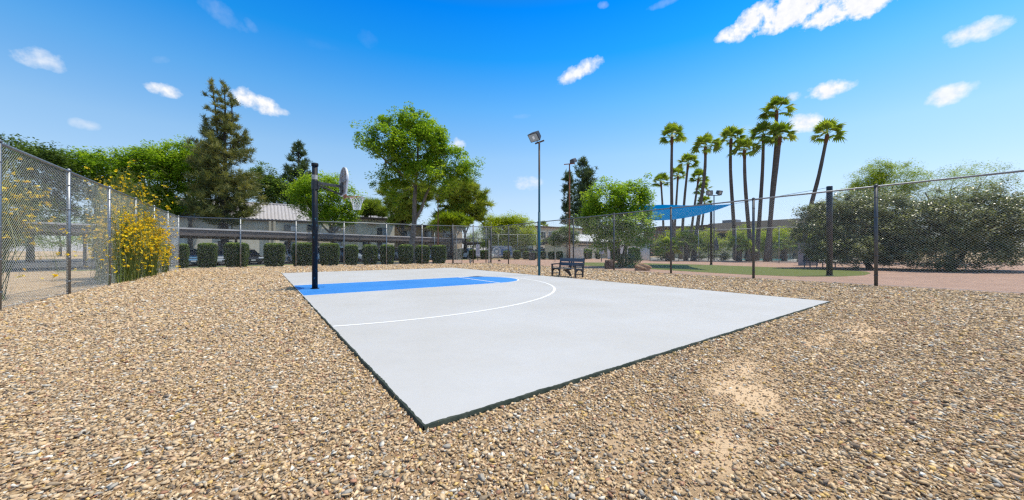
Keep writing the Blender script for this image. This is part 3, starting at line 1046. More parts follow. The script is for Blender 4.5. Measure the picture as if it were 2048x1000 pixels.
GP = 'yellow-green desert trees'
simple_tree('palo_verde', 1005, 60, [(1000, 462, 38, 28), (1035, 462, 36, 30), (985, 452, 22, 20), (1020, 443, 32, 14), (1062, 478, 18, 18), (1010, 485, 50, 14)], G_lime,
            'yellow-green tree over the parked van', 45, ncl=800, nleaf=60, lsize=.26, crad=.8, group=GP, aspect=.4, light=.3)
simple_tree('small_tree', 1135, 50, [(1130, 470, 26, 16), (1112, 478, 16, 14), (1148, 478, 14, 14), (1135, 458, 14, 8)], G_dark,
            'small round dark green tree left of the pale low building', 46, ncl=240, nleaf=50, lsize=.17, crad=.5, r0=.13, light=.22)
Z = 27.0
b = aZ(1240, Z)
tree('multi_stem_tree', b, [b, P(1238, 505, Z), P(1236, 480, Z), P(1232, 450, Z)], .13,
     [([P(1243, 531, Z), P(1250, 490, Z), P(1252, 460, Z, .3)], .10), ([P(1240, 500, Z), P(1215, 455, Z, -.3), P(1195, 420, Z)], .07), ([P(1236, 480, Z), P(1245, 430, Z), P(1250, 390, Z)], .07)],
     dict(lobes=[lobe(1215, 400, 42, 36, Z), lobe(1255, 400, 36, 34, Z, .5), lobe(1205, 445, 44, 32, Z), lobe(1262, 445, 34, 34, Z, -.5), lobe(1235, 470, 48, 26, Z), lobe(1185, 430, 22, 26, Z), lobe(1275, 375, 18, 14, Z, .3), lobe(1287, 480, 12, 16, Z), lobe(1195, 492, 16, 10, Z), lobe(1288, 405, 16, 26, Z), lobe(1292, 445, 14, 30, Z)],
          ncl=700, nleaf=56, lsize=.17, crad=.5, shell=.35, stray=.24, light=.26), G_broad, M_dbark, 'bright green many-stemmed tree behind the fence right of the bench', seed=47, ctwig=46)

# right edge: silvery shrub, yellow-green tree
simple_tree('large_shrub', 1740, 25, [(1700, 460, 70, 60, 25), (1760, 440, 60, 60, 25), (1640, 470, 50, 46, 25), (1690, 420, 60, 34, 25), (1620, 425, 26, 14, 25), (1700, 500, 90, 30, 24), (1780, 490, 60, 40, 24.5), (1655, 425, 30, 22, 25)], G_silver,
            'large silvery-leaved shrub filling the right edge behind the fence', 51, ncl=1700, nleaf=64, lsize=.125, crad=.42, r0=.14, tmat=M_dbark, cat='shrub', stray=.08, tw=50)
simple_tree('large_shrub', 1900, 22, [(1880, 450, 80, 60, 22), (1960, 440, 80, 70, 22), (1900, 510, 120, 30, 22), (2040, 450, 60, 60, 22)], G_silver,
            'silvery-leaved shrub beyond the right-hand fence, farther right', 52, ncl=1300, nleaf=60, lsize=.125, crad=.42, r0=.14, tmat=M_dbark, cat='shrub', stray=.08, tw=40)
simple_tree('feathery_tree', 1760, 36, [(1760, 385, 50, 36), (1720, 390, 34, 26), (1790, 360, 46, 36), (1735, 360, 30, 26), (1760, 340, 24, 20)], G_lime,
            'feathery yellow-green tree rising over the silvery shrub', 53, ncl=760, nleaf=60, lsize=.13, crad=.55, group=GP, aspect=.4, light=.0, stray=.15)
simple_tree('feathery_tree', 1900, 34, [(1900, 380, 60, 46), (1960, 370, 60, 50), (1850, 385, 40, 36)], G_lime,
            'feathery tree at the far right edge', 54, ncl=380, nleaf=50, lsize=.14, crad=.6, group=GP, aspect=.3, light=-.15, stray=.2)

# bushes behind the pool fence
GB = 'rounded bushes beyond the pool fence'
for k, (px, Zb, lb, lab) in enumerate([
    (1360, 60, [(1345, 480, 30, 22), (1380, 475, 26, 26), (1330, 490, 20, 16)], 'yellow-green bush behind the clustered palms'),
    (1410, 58, [(1410, 480, 26, 24), (1425, 492, 22, 16), (1390, 490, 20, 16)], 'yellow-green bush left of the grey mansard roof'),
    (1490, 56, [(1490, 475, 36, 26), (1465, 490, 26, 14), (1515, 480, 26, 26)], 'wide yellow-green bush in front of the dark windows'),
    (1560, 55, [(1560, 478, 34, 24), (1535, 488, 24, 16), (1595, 480, 30, 20)], 'yellow-green bush between the leaning palm and the thick-trunked palms'),
    (1640, 52, [(1635, 480, 36, 22), (1670, 480, 30, 26)], 'yellow-green bush partly hidden by the silvery shrub')]):
    simple_tree('rounded_bush', px, Zb, lb, G_lime, lab, 60 + k, ncl=230, nleaf=46, lsize=.2, crad=.75, group=GB, r0=.12, light=.12, cat='bush', tw=10)


# ---------------------------------------------------------------- palms
def fan(r, L=1.05, nseg=13, droop=.5):
    """one fan blade: petiole along +x, blade spread in x/y, in local coordinates"""
    parts = []
    pet = 1.05 * r.uniform(.85, 1.15)
    quads, tone = [], []
    def seg(p, q, w0, w1):
        d = q - p; s = np.cross(d, (0, 0, 1)); s = s / (np.linalg.norm(s) + 1e-9)
        quads.append([p - s * w0 / 2, p + s * w0 / 2, q + s * w1 / 2, q - s * w1 / 2])
    p0 = np.array((0, 0, 0.)); p1 = np.array((pet, 0, 0.))
    seg(p0, p1, .07, .05)
    for k in range(nseg):
        a = (k / (nseg - 1) - .5) * radians(178)
        l = L * (1 - .28 * abs(k / (nseg - 1) - .5) * 2) * r.uniform(.88, 1.1)
        d = np.array((cos(a), sin(a), 0))
        m = p1 + d * l * .58 + np.array((0, 0, .05 - .1 * abs(sin(a))))
        e = m + d * l * .42 + np.array((0, 0, -l * droop * r.uniform(.3, 1)))
        seg(p1, m, .05, .26); seg(m, e, .20, .02)
    return np.array(quads)


def palm_crown(seed, nf=25, hang=0.35, size=1.0):
    r = np.random.default_rng(seed)
    V, T = [], []
    for i in range(nf):
        f = i / nf
        az_ = i * 2.39996 + r.uniform(-.3, .3)
        elv = radians(84 - 102 * f + r.uniform(-12, 12))
        q = fan(r, droop=.12 + .38 * f) * size * r.uniform(.85, 1.1)
        sh = q.shape
        q = q.reshape(-1, 3)
        roll = r.uniform(-.5, .5)
        Rm = Matrix.Rotation(az_, 3, 'Z') @ Matrix.Rotation(-elv, 3, 'Y') @ Matrix.Rotation(roll, 3, 'X')
        q = q @ np.array(Rm).T
        # gravity: sag with distance
        d = np.hypot(q[:, 0], q[:, 1]); q[:, 2] -= .055 * d ** 2
        V.append(q)
        T.append(np.full(len(q), np.clip(r.random() * .75 + .2, 0, 1)))
    V = np.concatenate(V); T = np.concatenate(T)
    me_f = np.arange(len(V)).reshape(-1, 4)
    return V, me_f, T


_pc = {}
GPALM = 'tall fan palms by the pool'


def fan_palm(pts, Z, label, seed, size=1.0, r0=.26, group=GPALM):
    """pts: frame pixels from base to crown"""
    w = [P(px, py, Z) for px, py in pts]
    w[0].z = 0
    b = w[0].copy()
    t = thing('fan_palm', b, 0, label, 'palm', group)
    # smooth path
    path = []
    n = len(w)
    for i in range(n - 1):
        for k in range(4):
            s = k / 4
            p0, p1, p2, p3 = w[max(i - 1, 0)], w[i], w[i + 1], w[min(i + 2, n - 1)]
            path.append(.5 * ((2 * p1) + (-p0 + p2) * s + (2 * p0 - 5 * p1 + 4 * p2 - p3) * s * s + (-p0 + 3 * p1 - 3 * p2 + p3) * s ** 3) - b)
    path.append(w[-1] - b)
    mb = MB()
    m = len(path)
    rads = [r0 * (1.25 - .25 * min(i / 3, 1)) * (1 - .38 * i / (m - 1)) * (1 + (.05 if i % 2 else 0)) for i in range(m)]
    mb.tube(path, rads, 10)
    mb.build('trunk', M_palmb, t, smooth=True, recalc=False)
    top = path[-1]
    mb = MB()
    d = (path[-1] - path[-3]).normalized()
    rr = rads[-1]
    mb.tube([top - d * 1.0, top - d * .8, top - d * .35, top + d * .1, top + d * .3], [rr * 1.02, rr * 1.2, rr * 1.38, rr * 1.3, rr * .6], 9)
    mb.build('boot', M_boot, t, smooth=False, recalc=False)
    k = seed % 5
    if k not in _pc:
        _pc[k] = palm_crown(100 + k)
        V, Fq, T = _pc[k]
        o = np_mesh('crown', V, Fq, G_palm, t, tone=T)
        _pc[k] = o.data
    else:
        o = bpy.data.objects.new('crown', _pc[k]); C.objects.link(o); o.parent = t
    o.location = top + d * .1
    o.scale = (size * .93,) * 3
    o.rotation_euler = (0, 0, seed * 1.7)
    return t


PALMS = [
    ([(1345, 520), (1344, 440), (1343, 350), (1344, 276)], 45, 1.05, 'palm with straight trunk, tallest of the left cluster'),
    ([(1328, 512), (1326, 430), (1322, 366)], 60, .95, 'short palm at the left end of the palm cluster'),
    ([(1346, 514), (1351, 430), (1356, 352)], 56, .85, 'half-hidden palm just right of the straight tall one in the left cluster'),
    ([(1362, 515), (1368, 410), (1376, 330)], 50, .95, 'medium palm with wide crown third from the left in the cluster'),
    ([(1385, 519), (1398, 430), (1409, 350), (1411, 297)], 44, 1.05, 'palm leaning right with two outlying fronds, above the shade sail'),
    ([(1376, 514), (1388, 420), (1397, 358)], 58, .95, 'slender palm in the middle of the cluster behind the sail'),
    ([(1391, 514), (1399, 430), (1405, 382)], 62, .9, 'lower slender palm close right of the middle one'),
    ([(1396, 513), (1404, 450), (1409, 408)], 60, .85, 'lowest palm crown just over the shade sail'),
    ([(1472, 520), (1467, 440), (1461, 340), (1462, 281)], 44, 1.0, 'palm with curved slim trunk, first of the right-hand group'),
    ([(1505, 521), (1496, 440), (1490, 360), (1489, 303)], 42, .95, 'shorter palm with crown below its neighbours in the right-hand group'),
    ([(1513, 521), (1520, 420), (1525, 340), (1527, 272)], 43, 1.0, 'slim palm left of the tallest palm'),
    ([(1538, 521), (1543, 400), (1552, 290), (1553, 224)], 42, 1.05, 'tallest palm of all, crown above every other'),
    ([(1532, 523), (1545, 400), (1555, 320), (1560, 276)], 40, 1.0, 'palm whose trunk overlaps the tallest palm and ends below it'),
    ([(1600, 524), (1620, 420), (1638, 350), (1654, 272)], 40, 1.05, 'palm leaning strongly right, rightmost of the tall ones'),
]
for i, (pts, Z, sz, lab) in enumerate(PALMS):
    fan_palm(pts, Z, lab, i * 3 + 1, sz, r0=.235 if Z < 50 else .21)
fan_palm([(1087, 497), (1087, 455)], 105, 'small distant palm top over the tan building', 3, 1.15, group='distant palms')


def low_palm(px, Z, topy, size, label, seed, group='low bushy palms along the pool fence'):
    b = aZ(px, Z)
    t = thing('low_palm', b, 0, label, 'palm', group)
    h = hz(topy, Z)
    mb = MB(); mb.tube([(0, 0, 0), (.05, 0, h * .5), (0, 0, h)], [.3, .28, .2], 9)
    mb.build('trunk', M_palmb, t, smooth=True, recalc=False)
    k = seed % 5
    me = _pc[k]
    o = bpy.data.objects.new('crown', me); C.objects.link(o); o.parent = t
    o.location = (0, 0, h); o.scale = (size,) * 3; o.rotation_euler = (0, 0, seed)


low_palm(1372, 43, 484, .75, 'low palm among the cluster trunks behind the iron fence', 1)
low_palm(1388, 43.5, 492, .7, 'bushy low palm beside the black sail post', 2)
low_palm(1478, 41, 490, .7, 'low palm crowding the base of the right-hand group', 3)
low_palm(1496, 41, 497, .55, 'smallest low palm right of the trunk group base', 4)
low_palm(1568, 42, 490, .6, 'low palm behind the thick trunks at the right', 6)
low_palm(1336, 42, 498, .8, 'low palm near the gate post', 7)

# ---------------------------------------------------------------- hedges (clipped cubes)
def hedge(px0, px1, py0, Z, label, group, seed, lsize=.085, n=9000, rot=None):
    h = hz(py0, Z)
    r = np.random.default_rng(seed)
    rz = (math.atan2(FBDIR.y, FBDIR.x) if rot is None else rot) + r.uniform(-.05, .05)
    pc, wd = (px0 + px1) / 2, (px1 - px0) / F * Z
    for _ in range(25):         # size and place the block so that its silhouette spans px0..px1
        b = aZ(pc, Z)
        xs_ = []
        for sx_ in (-.5, .5):
            for sy_ in (-.5, .5):
                X = b.x + wd * sx_ * cos(rz) - wd * .85 * sy_ * sin(rz); Y = b.y + wd * sx_ * sin(rz) + wd * .85 * sy_ * cos(rz)
                xs_.append(1024 + F * X / Y)
        wd *= (px1 - px0) / (max(xs_) - min(xs_)); pc += ((px0 + px1) - (max(xs_) + min(xs_))) / 2
    w = wd
    t = thing('clipped_bush', b, rz, label, 'bush', group)
    d = w * .85
    n = int(2600 * (2 * h * (w + d) + w * d) * (.0065 / lsize ** 2) ** .5 * .55)
    # points near the surface of a rounded, bottom-tapering cube
    face = r.choice(5, n, p=np.array([w * h, w * h, d * h, d * h, w * d]) / (2 * w * h + 2 * d * h + w * d))
    a = r.uniform(-.5, .5, n); c = r.uniform(0, 1, n)
    pt = np.zeros((n, 3))
    for k in range(5):
        m = face == k
        if k < 2: pt[m] = np.stack([a[m] * w, np.full(m.sum(), (k - .5) * d), c[m] * h], 1)
        elif k < 4: pt[m] = np.stack([np.full(m.sum(), (k - 2.5) * w), a[m] * d, c[m] * h], 1)
        else: pt[m] = np.stack([a[m] * w, (c[m] - .5) * d, np.full(m.sum(), h)], 1)
    # round the corners
    q = pt / np.array([w / 2, d / 2, h / 2]) - np.array([0, 0, 1.0])
    nn = (np.abs(q) ** 7).sum(1) ** (1 / 7)
    q = q / np.maximum(nn, .3)[:, None] * .98
    pt = (q + np.array([0, 0, 1.0])) * np.array([w / 2, d / 2, h / 2])
    zt = pt[:, 2] / h
    k = .84 + .16 * np.clip(zt * 2, 0, 1) + .05 * noise2(pt[:, 0], pt[:, 2] + pt[:, 1], 3.0, seed)
    pt[:, 0] *= k; pt[:, 1] *= k
    pt += r.normal(0, .035, pt.shape) - unit(n, r) * 0
    depth = r.random(n) ** 2 * .16
    pt[:, :2] *= (1 - depth)[:, None]
    holes = noise2(pt[:, 0] * 1.3, pt[:, 2] + pt[:, 1], 6.0, seed + 1) < (-.36 - .5 * zt)
    pt = pt[~holes]; zt = zt[~holes]
    tone = np.clip(r.random(len(pt)) * .72 + .10 + .40 * (zt > .955), 0, 1)  # top leaves paler, sunlight on the clipped tops put into the tone
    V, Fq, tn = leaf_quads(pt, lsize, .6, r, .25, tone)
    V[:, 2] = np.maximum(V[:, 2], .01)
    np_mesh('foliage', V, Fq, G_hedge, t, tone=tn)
    mb = MB()
    for i in range(5):
        a_ = i * 1.3 + seed
        mb.tube([(cos(a_) * .06, sin(a_) * .06, 0), (cos(a_) * w * .12, sin(a_) * d * .12, h * .5), (cos(a_) * w * .28, sin(a_) * d * .28, h * .8)], [.03, .022, .01], 5)
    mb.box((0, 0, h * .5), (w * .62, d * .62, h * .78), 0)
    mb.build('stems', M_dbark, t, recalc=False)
    return t


GH = 'clipped bushes in a row along the rear fence'
HP_ = [(352, 378, 488), (394, 436, 487), (446, 499, 486), (527, 570, 487), (583, 628, 486), (640, 679, 487), (690, 716, 490), (725, 755, 490), (760, 789, 490), (796, 827, 490), (830, 860, 491), (862, 893, 491)]
HL = ['first clipped bush at the left corner, half hidden by the fence post', 'second clipped bush from the left corner of the rear fence', 'widest clipped bush, in front of the black sedan', 'clipped bush fourth from the left, right of the black sedan',
      'clipped bush just left of the hoop pole', 'clipped bush just right of the hoop pole', 'narrow shaded bush below the net', 'shaded bush second right of the narrow one', 'shaded bush straight left of the forked tree trunk, by a fence post',
      'shaded bush hiding the foot of the forked tree', 'shaded bush right of the forked tree', 'last shaded bush beside the gates']
nfb = Vector((-FBDIR.y, FBDIR.x, 0))
for i, ((x0, x1, y0), lab) in enumerate(zip(HP_, HL)):
    # on the line 1.3 m behind the rear fence
    px = (x0 + x1) / 2; k = (px - 1024) / F
    L0 = FL + nfb * 1.35
    s = (k * L0.y - L0.x) / (FBDIR.x - k * FBDIR.y)
    Z = L0.y + FBDIR.y * s
    hedge(x0, x1, y0 + .5, Z, lab, GH, 200 + i)
GH2 = 'clipped bushes beyond the dog run'
HP2 = [(906, 926, 499), (938, 953, 500), (960, 979, 501), (1006, 1021, 502), (1026, 1042, 502), (1045, 1059, 503), (1060, 1074, 504.5), (1081, 1092, 503.5), (1096, 1110, 504), (1112, 1126, 503), (1167, 1185, 499), (1190, 1201, 503), (1221, 1236, 498), (1262, 1281, 497), (1256, 1268, 496)]
HL2 = ['far bush seen through the open gate', 'far bush left of the white notice board', 'far bush between the notice board and the van', 'far bush below the rear of the van', 'far bush in front of the parked white car', 'far bush third right of the van', 'far bush beside the waste bin',
       'far bush right of the teal lamp post', 'far bush left half of the pair beneath the small dark tree', 'far bush right half of the pair beneath the small dark tree', 'round bush against the pale low wall', 'narrower bush beside the lilac notice board', 'bush left of the many-stemmed tree trunks', 'rounded bush in front of the white gate pillar', 'bush peeping out behind the rounded one by the gate pillar']
for i, ((x0, x1, y0), lab) in enumerate(zip(HP2, HL2)):
    hedge(x0, x1, y0, 50 if i < 10 else (52 if i < 12 else 44 + (i - 12)), lab, GH2, 300 + i, lsize=.13)

# ---------------------------------------------------------------- chain link fences
def chain(p, q, h, pitch, wire, z0=.03):
    """diamond mesh between p and q: two families of thin wires"""
    p = np.array(p); q = np.array(q)
    L = np.linalg.norm(q - p); d = (q - p) / L
    nrm = np.array([-d[1], d[0], 0])
    S_, E_ = [], []
    hh = h - z0
    for fam in (1, -1):
        for c in np.arange(-hh, L, pitch):
            # line x = c + t, z = t (or mirrored)
            t0 = max(0, -c); t1 = min(hh, L - c)
            if t1 <= t0: continue
            k = max(1, int((t1 - t0) / .6)); ts = np.linspace(t0, t1, k + 1)
            for a, b_ in zip(ts[:-1], ts[1:]):
                za, zb = (a, b_) if fam == 1 else (hh - a, hh - b_)
                S_.append(p + d * (c + a) + np.array([0, 0, z0 + za]) + nrm * .003 * fam)
                E_.append(p + d * (c + b_) + np.array([0, 0, z0 + zb]) + nrm * .003 * fam)
    S_, E_ = np.array(S_), np.array(E_)
    D = E_ - S_; D /= np.linalg.norm(D, axis=1)[:, None]
    s = np.cross(D, nrm); n = len(S_)
    vs = []
    for k in range(3):
        a = 2 * pi * k / 3
        o_ = (s * cos(a) + nrm[None] * sin(a)) * wire
        vs.append((S_ + o_, E_ + o_))
    V = np.stack([vs[0][0], vs[1][0], vs[2][0], vs[0][1], vs[1][1], vs[2][1]], 1).reshape(-1, 3)
    Fq = (np.array([(0, 1, 4, 3), (1, 2, 5, 4), (2, 0, 3, 5)])[None] + (np.arange(n) * 6)[:, None, None]).reshape(-1, 4)
    return V, Fq


def fence(runs, posts, label, h=3.58, pitch=.078, wire=.0010, pm=M_galv, wm=M_wire, mid=False, pr=.045, rail=.032, group=None, bottom_rail=False):
    """runs: list of (p,q); posts: list of points"""
    b = runs[0][0].copy()
    t = thing('chain_link_fence', b, 0, label, 'fence', group)
    for (p, q) in runs:
        V, Fq = chain(p - b, q - b, h - .03, pitch, wire)
        np_mesh('wire_mesh', V, Fq, wm, t)
        mb = MB()
        mb.tube([p - b + Vector((0, 0, h)), q - b + Vector((0, 0, h))], rail, 8)
        mb.build('top_rail', pm if pm is not M_dpost else M_galv, t, smooth=True, recalc=False)
        mb = MB()
        mb.tube([p - b + Vector((0, 0, .07)), q - b + Vector((0, 0, .07))], .006, 5)
        mb.build('tension_wire', M_wire, t, recalc=False)
    for p in posts:
        mb = MB()
        c = p - b
        mb.tube([c, c + Vector((0, 0, h + .01))], pr, 10)
        mb.tube([c + Vector((0, 0, h + .01)), c + Vector((0, 0, h + .05)), c + Vector((0, 0, h + .09))], [pr * 1.25, pr * 1.2, pr * .3], 10)
        for k in range(5):
            zz = .4 + k * (h - .8) / 4
            mb.tube([c + Vector((0, 0, zz - .015)), c + Vector((0, 0, zz + .015))], pr * 1.14, 10)
        mb.build('post', pm, t, smooth=True, recalc=False)
    return t


def on_line(p0, d, px):
    k = (px - 1024) / F
    s = (k * p0.y - p0.x) / (d.x - k * d.y)
    return p0 + d * s


GF = 'tall chain-link fences around the court'
# left side, running back towards the camera
LS = FL - VD * 24
lp = [FL - VD * (3.35 * k) for k in range(1, 8)]
fence([(FL, LS)], lp, 'chain-link fence with yellow flowers growing through it, left side of the court', wm=M_wire2, wire=.0018, group=GF)
# rear
gate_a = on_line(FL, FBDIR, 905.5)
bp_px = [357, 481, 592, 688, 773, 844]
fence([(FL, gate_a)], [on_line(FL, FBDIR, x) for x in bp_px], 'chain-link fence with pale posts in front of the clipped bushes', group=GF)
# right
rpx = [972, 1017, 1076, 1147, 1228, 1342, 1507, 1752]
rp = [on_line(FR0, FR_DIR, x) for x in rpx] + [FR0 - FR_DIR * 4.1, FR0 - FR_DIR * 8.2]
fence([(FRc, FR0 - FR_DIR * 12)], rp, 'chain-link fence with dark posts running along the right side', pm=M_dpost, wire=.0012, pr=.052, group=GF)

# gates in the far corner
gt = thing('gate_frame', gate_a, math.atan2((FRc - gate_a).y, (FRc - gate_a).x), 'pair of dark chain-link gates with a transom in the far corner', 'gate')
gl = (FRc - gate_a).length
for k, f in enumerate((.0, .52, 1.0)):
    mb = MB(); mb.tube([(gl * f, 0, 0), (gl * f, 0, 3.7)], .055, 10); mb.tube([(gl * f, 0, 3.7), (gl * f, 0, 3.78)], [.06, .02], 10)
    mb.build('post', M_dpost, gt, smooth=True, recalc=False)
mb = MB(); mb.tube([(0, 0, 2.42), (gl, 0, 2.42)], .03, 8); mb.build('transom', M_dpost, gt, recalc=False)
mb = MB(); mb.tube([(0, 0, 3.6), (gl, 0, 3.6)], .03, 8); mb.build('top_rail', M_galv, gt, recalc=False)
V, Fq = chain((0, 0, 2.42), (gl, 0, 2.42), 1.15, .075, .0035, 0.0); np_mesh('wire_mesh', V, Fq, M_wire, gt)
for (x0, sw, w_) in ((.07, -1.0, 1.0), (gl - .08, -2.2, 1.0)):
    mb = MB()
    e = Vector((cos(sw) * w_, sin(sw) * w_, 0)); p = Vector((x0, 0, 0))
    for zz in (.1, 2.34): mb.tube([p + Vector((0, 0, zz)), p + e + Vector((0, 0, zz))], .024, 7)
    for q in (p, p + e): mb.tube([q + Vector((0, 0, .1)), q + Vector((0, 0, 2.34))], .024, 7)
    lf_ = mb.build('gate_leaf', M_dpost, gt, recalc=False)
    V, Fq = chain(p, p + e, 2.3, .075, .0035, .12); np_mesh('wire_mesh', V, Fq, M_wire, lf_)

# dog run fence farther out
b1, b2, b3 = Vector((-10.3, 46.4, 0)), Vector((8.2, 53.0, 0)), Vector((32, 29.5, 0))
d1 = (b2 - b1).normalized(); d2 = (b3 - b2).normalized()
ps = [b1 + d1 * (2.95 * k) for k in range(0, 7)] + [b2 + d2 * (3.7 * k) for k in range(0, 9)]
fence([(b1, b2), (b2, b3)], ps, 'far chain-link fence enclosing the pink gravel dog run', pitch=.10, wire=.0009, rail=.028, pr=.036)

# ---------------------------------------------------------------- basketball hoop
hp = A0 + UD * .50 + VD * 10.62
hoop = thing('basketball_hoop', (hp.x, hp.y, .04), court_rot, 'chipped dark pole carrying a fan-shaped backboard over the blue key', 'basketball hoop')
mb = MB(); mb.tube([(0, 0, 0), (0, 0, 4.0)], .085, 20); mb.tube([(0, 0, 4.0), (0, 0, 4.02), (0, 0, 4.09), (0, 0, 4.10)], [.10, .105, .105, .09], 20)
mb.tube([(0, 0, 0), (0, 0, .02)], .13, 20)
pole = mb.build('pole', M_hpole, hoop, smooth=False)
for p_ in pole.data.polygons: p_.use_smooth = abs(p_.normal.z) < .5
mb = MB(); mb.tube([(0, 0, 3.56), (0, 0, 3.71)], .0875, 20)
mb.build('band', mat('worn_white_band', (.55, .55, .53), (.12, .12, .12), 14, .6), hoop, recalc=False)
mb = MB(); mb.tube([(0, 0, 3.24), (0, 0, 3.52)], .100, 20); mb.box((.10, 0, 3.38), (.06, .16, .26))
mb.build('collar', M_black, hoop)
mb = MB()
for s in (-1, 1):
    mb.bar((.08, s * .06, 3.46), (.82, s * .06, 3.42), .05, .07)
    mb.bar((.80, s * .06, 3.42), (.80, s * .06, 3.18), .05, .06)
mb.box((.8, 0, 3.42), (.07, .30, .26))
mb.build('arm', mat('worn_dark_steel', (.10, .105, .11), (.03, .03, .034), 20, .5), hoop, bevel=.006)
mb = MB()
for s in (-1, 1): mb.tube([(.08, s * .07, 3.40), (.80, s * .07, 3.14)], .016, 8)
mb.build('brace', M_black, hoop)
# fan backboard in the y/z plane at x = .86
def fan_outline(k=1.0, n=28):
    pts = []
    W_, H_ = .69 * k, 1.0
    pts.append((-.42 * k, 0.0)); pts.append((.42 * k, 0.0))
    for i in range(n + 1):
        a = -0.30 + (pi + .60) * i / n
        pts.append((W_ * cos(a), .43 + .50 * k * sin(a) * (1.0 if sin(a) > 0 else .55)))
    return pts
mb = MB(); ol = fan_outline()
mb.prism(ol, (.035, 0, 0), (.855, 0, 3.14), (0, 1, 0), (0, 0, 1))
M_board = mat('white_backboard', (.86, .88, .90), (.74, .76, .80), 5, .45)
bb = mb.build('backboard', M_board, hoop, bevel=.006)
mb = MB()
inn = [(a * .95, .03 + b_ * .945) for a, b_ in ol]
for i in range(len(ol)):
    j = (i + 1) % len(ol)
    mb.bar((.842, ol[i][0] * .97, 3.14 + .015 + ol[i][1] * .97), (.842, ol[j][0] * .97, 3.14 + .015 + ol[j][1] * .97), .03, .03)
mb.build('rim_flange', mat('flange_grey', (.50, .53, .57), (.36, .38, .42), 7, .5), bb)
mb = MB()
for y in (-.38, -.14, .14, .38): mb.bar((.838, y, 3.16), (.838, y, 3.14 + .93 - .55 * y * y), .02, .03)
for z in (3.30, 3.55, 3.80): mb.bar((.834, -.55, z), (.834, .55, z), .025, .025)
mb.build('rib', mat('rib_grey', (.40, .43, .47), (.25, .2, .16), 9, .5), bb)
mb = MB(); mb.box((.90, 0, 3.19), (.02, .46, .34), 0); mb.box((.955, 0, 3.10), (.11, .14, .03))
mb.build('rim_plate', mat('orange_steel', (.40, .11, .035), (.22, .08, .04), 12, .5), hoop)
RC = (HP - .50, 0, 3.10)
rr_ = .2286
mb = MB(); mb.tube([(RC[0] + rr_ * cos(a), rr_ * sin(a), RC[2]) for a in np.linspace(0, 2 * pi, 33)[:-1]], .0095, 8, closed=True)
for s in (-1, 1): mb.tube([(.94, s * .09, 3.06), (RC[0] - .02, s * rr_ * .98, RC[2] - .012)], .008, 6)
mb.build('rim', MATS['orange_steel'], hoop, smooth=True, recalc=False)
mb = MB()
ns = 12
lv = [(0, rr_), (-.10, .205), (-.20, .165), (-.30, .132), (-.42, .120)]
for s in (1, -1):
    for k in range(ns):
        pts = []
        for i, (dz_, r_) in enumerate(lv):
            a = 2 * pi * (k + s * i * .5) / ns
            pts.append((RC[0] + r_ * cos(a), r_ * sin(a), RC[2] + dz_))
        mb.tube(pts, .0065, 5, cap=False)
mb.tube([(RC[0] + .12 * cos(a), .12 * sin(a), RC[2] - .42) for a in np.linspace(0, 2 * pi, 25)[:-1]], .006, 5, closed=True)
mb.build('net', mat('white_cord', (.80, .80, .80), (.7, .7, .7), 9, .8), hoop, recalc=False)

# ---------------------------------------------------------------- flood lamp posts
def floodlamp(t, o, yaw, pitch, s=1.0, hm=M_dpost):
    """shoebox head with a glass face; o: local position"""
    Rm = Matrix.Rotation(yaw, 4, 'Z') @ Matrix.Rotation(pitch, 4, 'X')
    T = Matrix.Translation(o) @ Rm
    mb = MB()
    # tapered housing: back smaller than the face (face towards -Y)
    f = [(-.23, -.13, -.17), (.23, -.13, -.17), (.23, -.13, .17), (-.23, -.13, .17)]
    bk = [(-.16, .13, -.11), (.16, .13, -.11), (.16, .13, .13), (-.16, .13, .13)]
    vs = [T @ (Vector(v) * s) for v in f + bk]
    mb.add(vs, [(0, 1, 2, 3), (7, 6, 5, 4), (0, 4, 5, 1), (1, 5, 6, 2), (2, 6, 7, 3), (3, 7, 4, 0)])
    h = mb.build('lamp_housing', hm, t, bevel=.012)
    mb = MB(); mb.add([T @ (Vector(v) * s) for v in [(-.20, -.137, -.14), (.20, -.137, -.14), (.20, -.137, .14), (-.20, -.137, .14)]], [(0, 1, 2, 3)])
    mb.build('lamp_glass', M_lglass, h, recalc=False)
    mb = MB(); mb.add([T @ (Vector(v) * s) for v in [(-.05, -.141, -.06), (.05, -.141, -.06), (.05, -.141, .06), (-.05, -.141, .06)]], [(0, 1, 2, 3)])
    mb.build('bulb', M_white, h, recalc=False)


M_lglass = glassy('lamp_glass', (.30, .33, .34), .15)
tl = at(1078.5, 552.5)
H1 = hz(284, tl.y)
L1 = thing('flood_lamp_post', tl, 0, 'tall teal post with one floodlight at the edge of the court', 'lamp post', 'floodlight posts')
mb = MB(); mb.tube([(0, 0, 0), (0, 0, 3.2)], .062, 14); mb.tube([(0, 0, 3.2), (0, 0, 3.3), (0, 0, H1)], [.055, .050, .046], 14); mb.tube([(0, 0, 0), (0, 0, .03)], .11, 14)
mb.build('pole', M_teal, L1, smooth=True)
mb = MB(); mb.tube([(-.20, .08, H1 - .06), (.24, -.06, H1 + .06)], .04, 10); mb.tube([(-.10, .04, H1), (-.12, .04, H1 + .14)], .02, 6)
mb.build('cross_arm', mat('brown_steel', (.10, .06, .045), (.06, .04, .03), 9, .7), L1)
floodlamp(L1, (-.2, 0, H1 + .30), -.75, radians(42), 1.3, mat('bronze_housing', (.05, .045, .045), (.03, .027, .026), 6, .5))


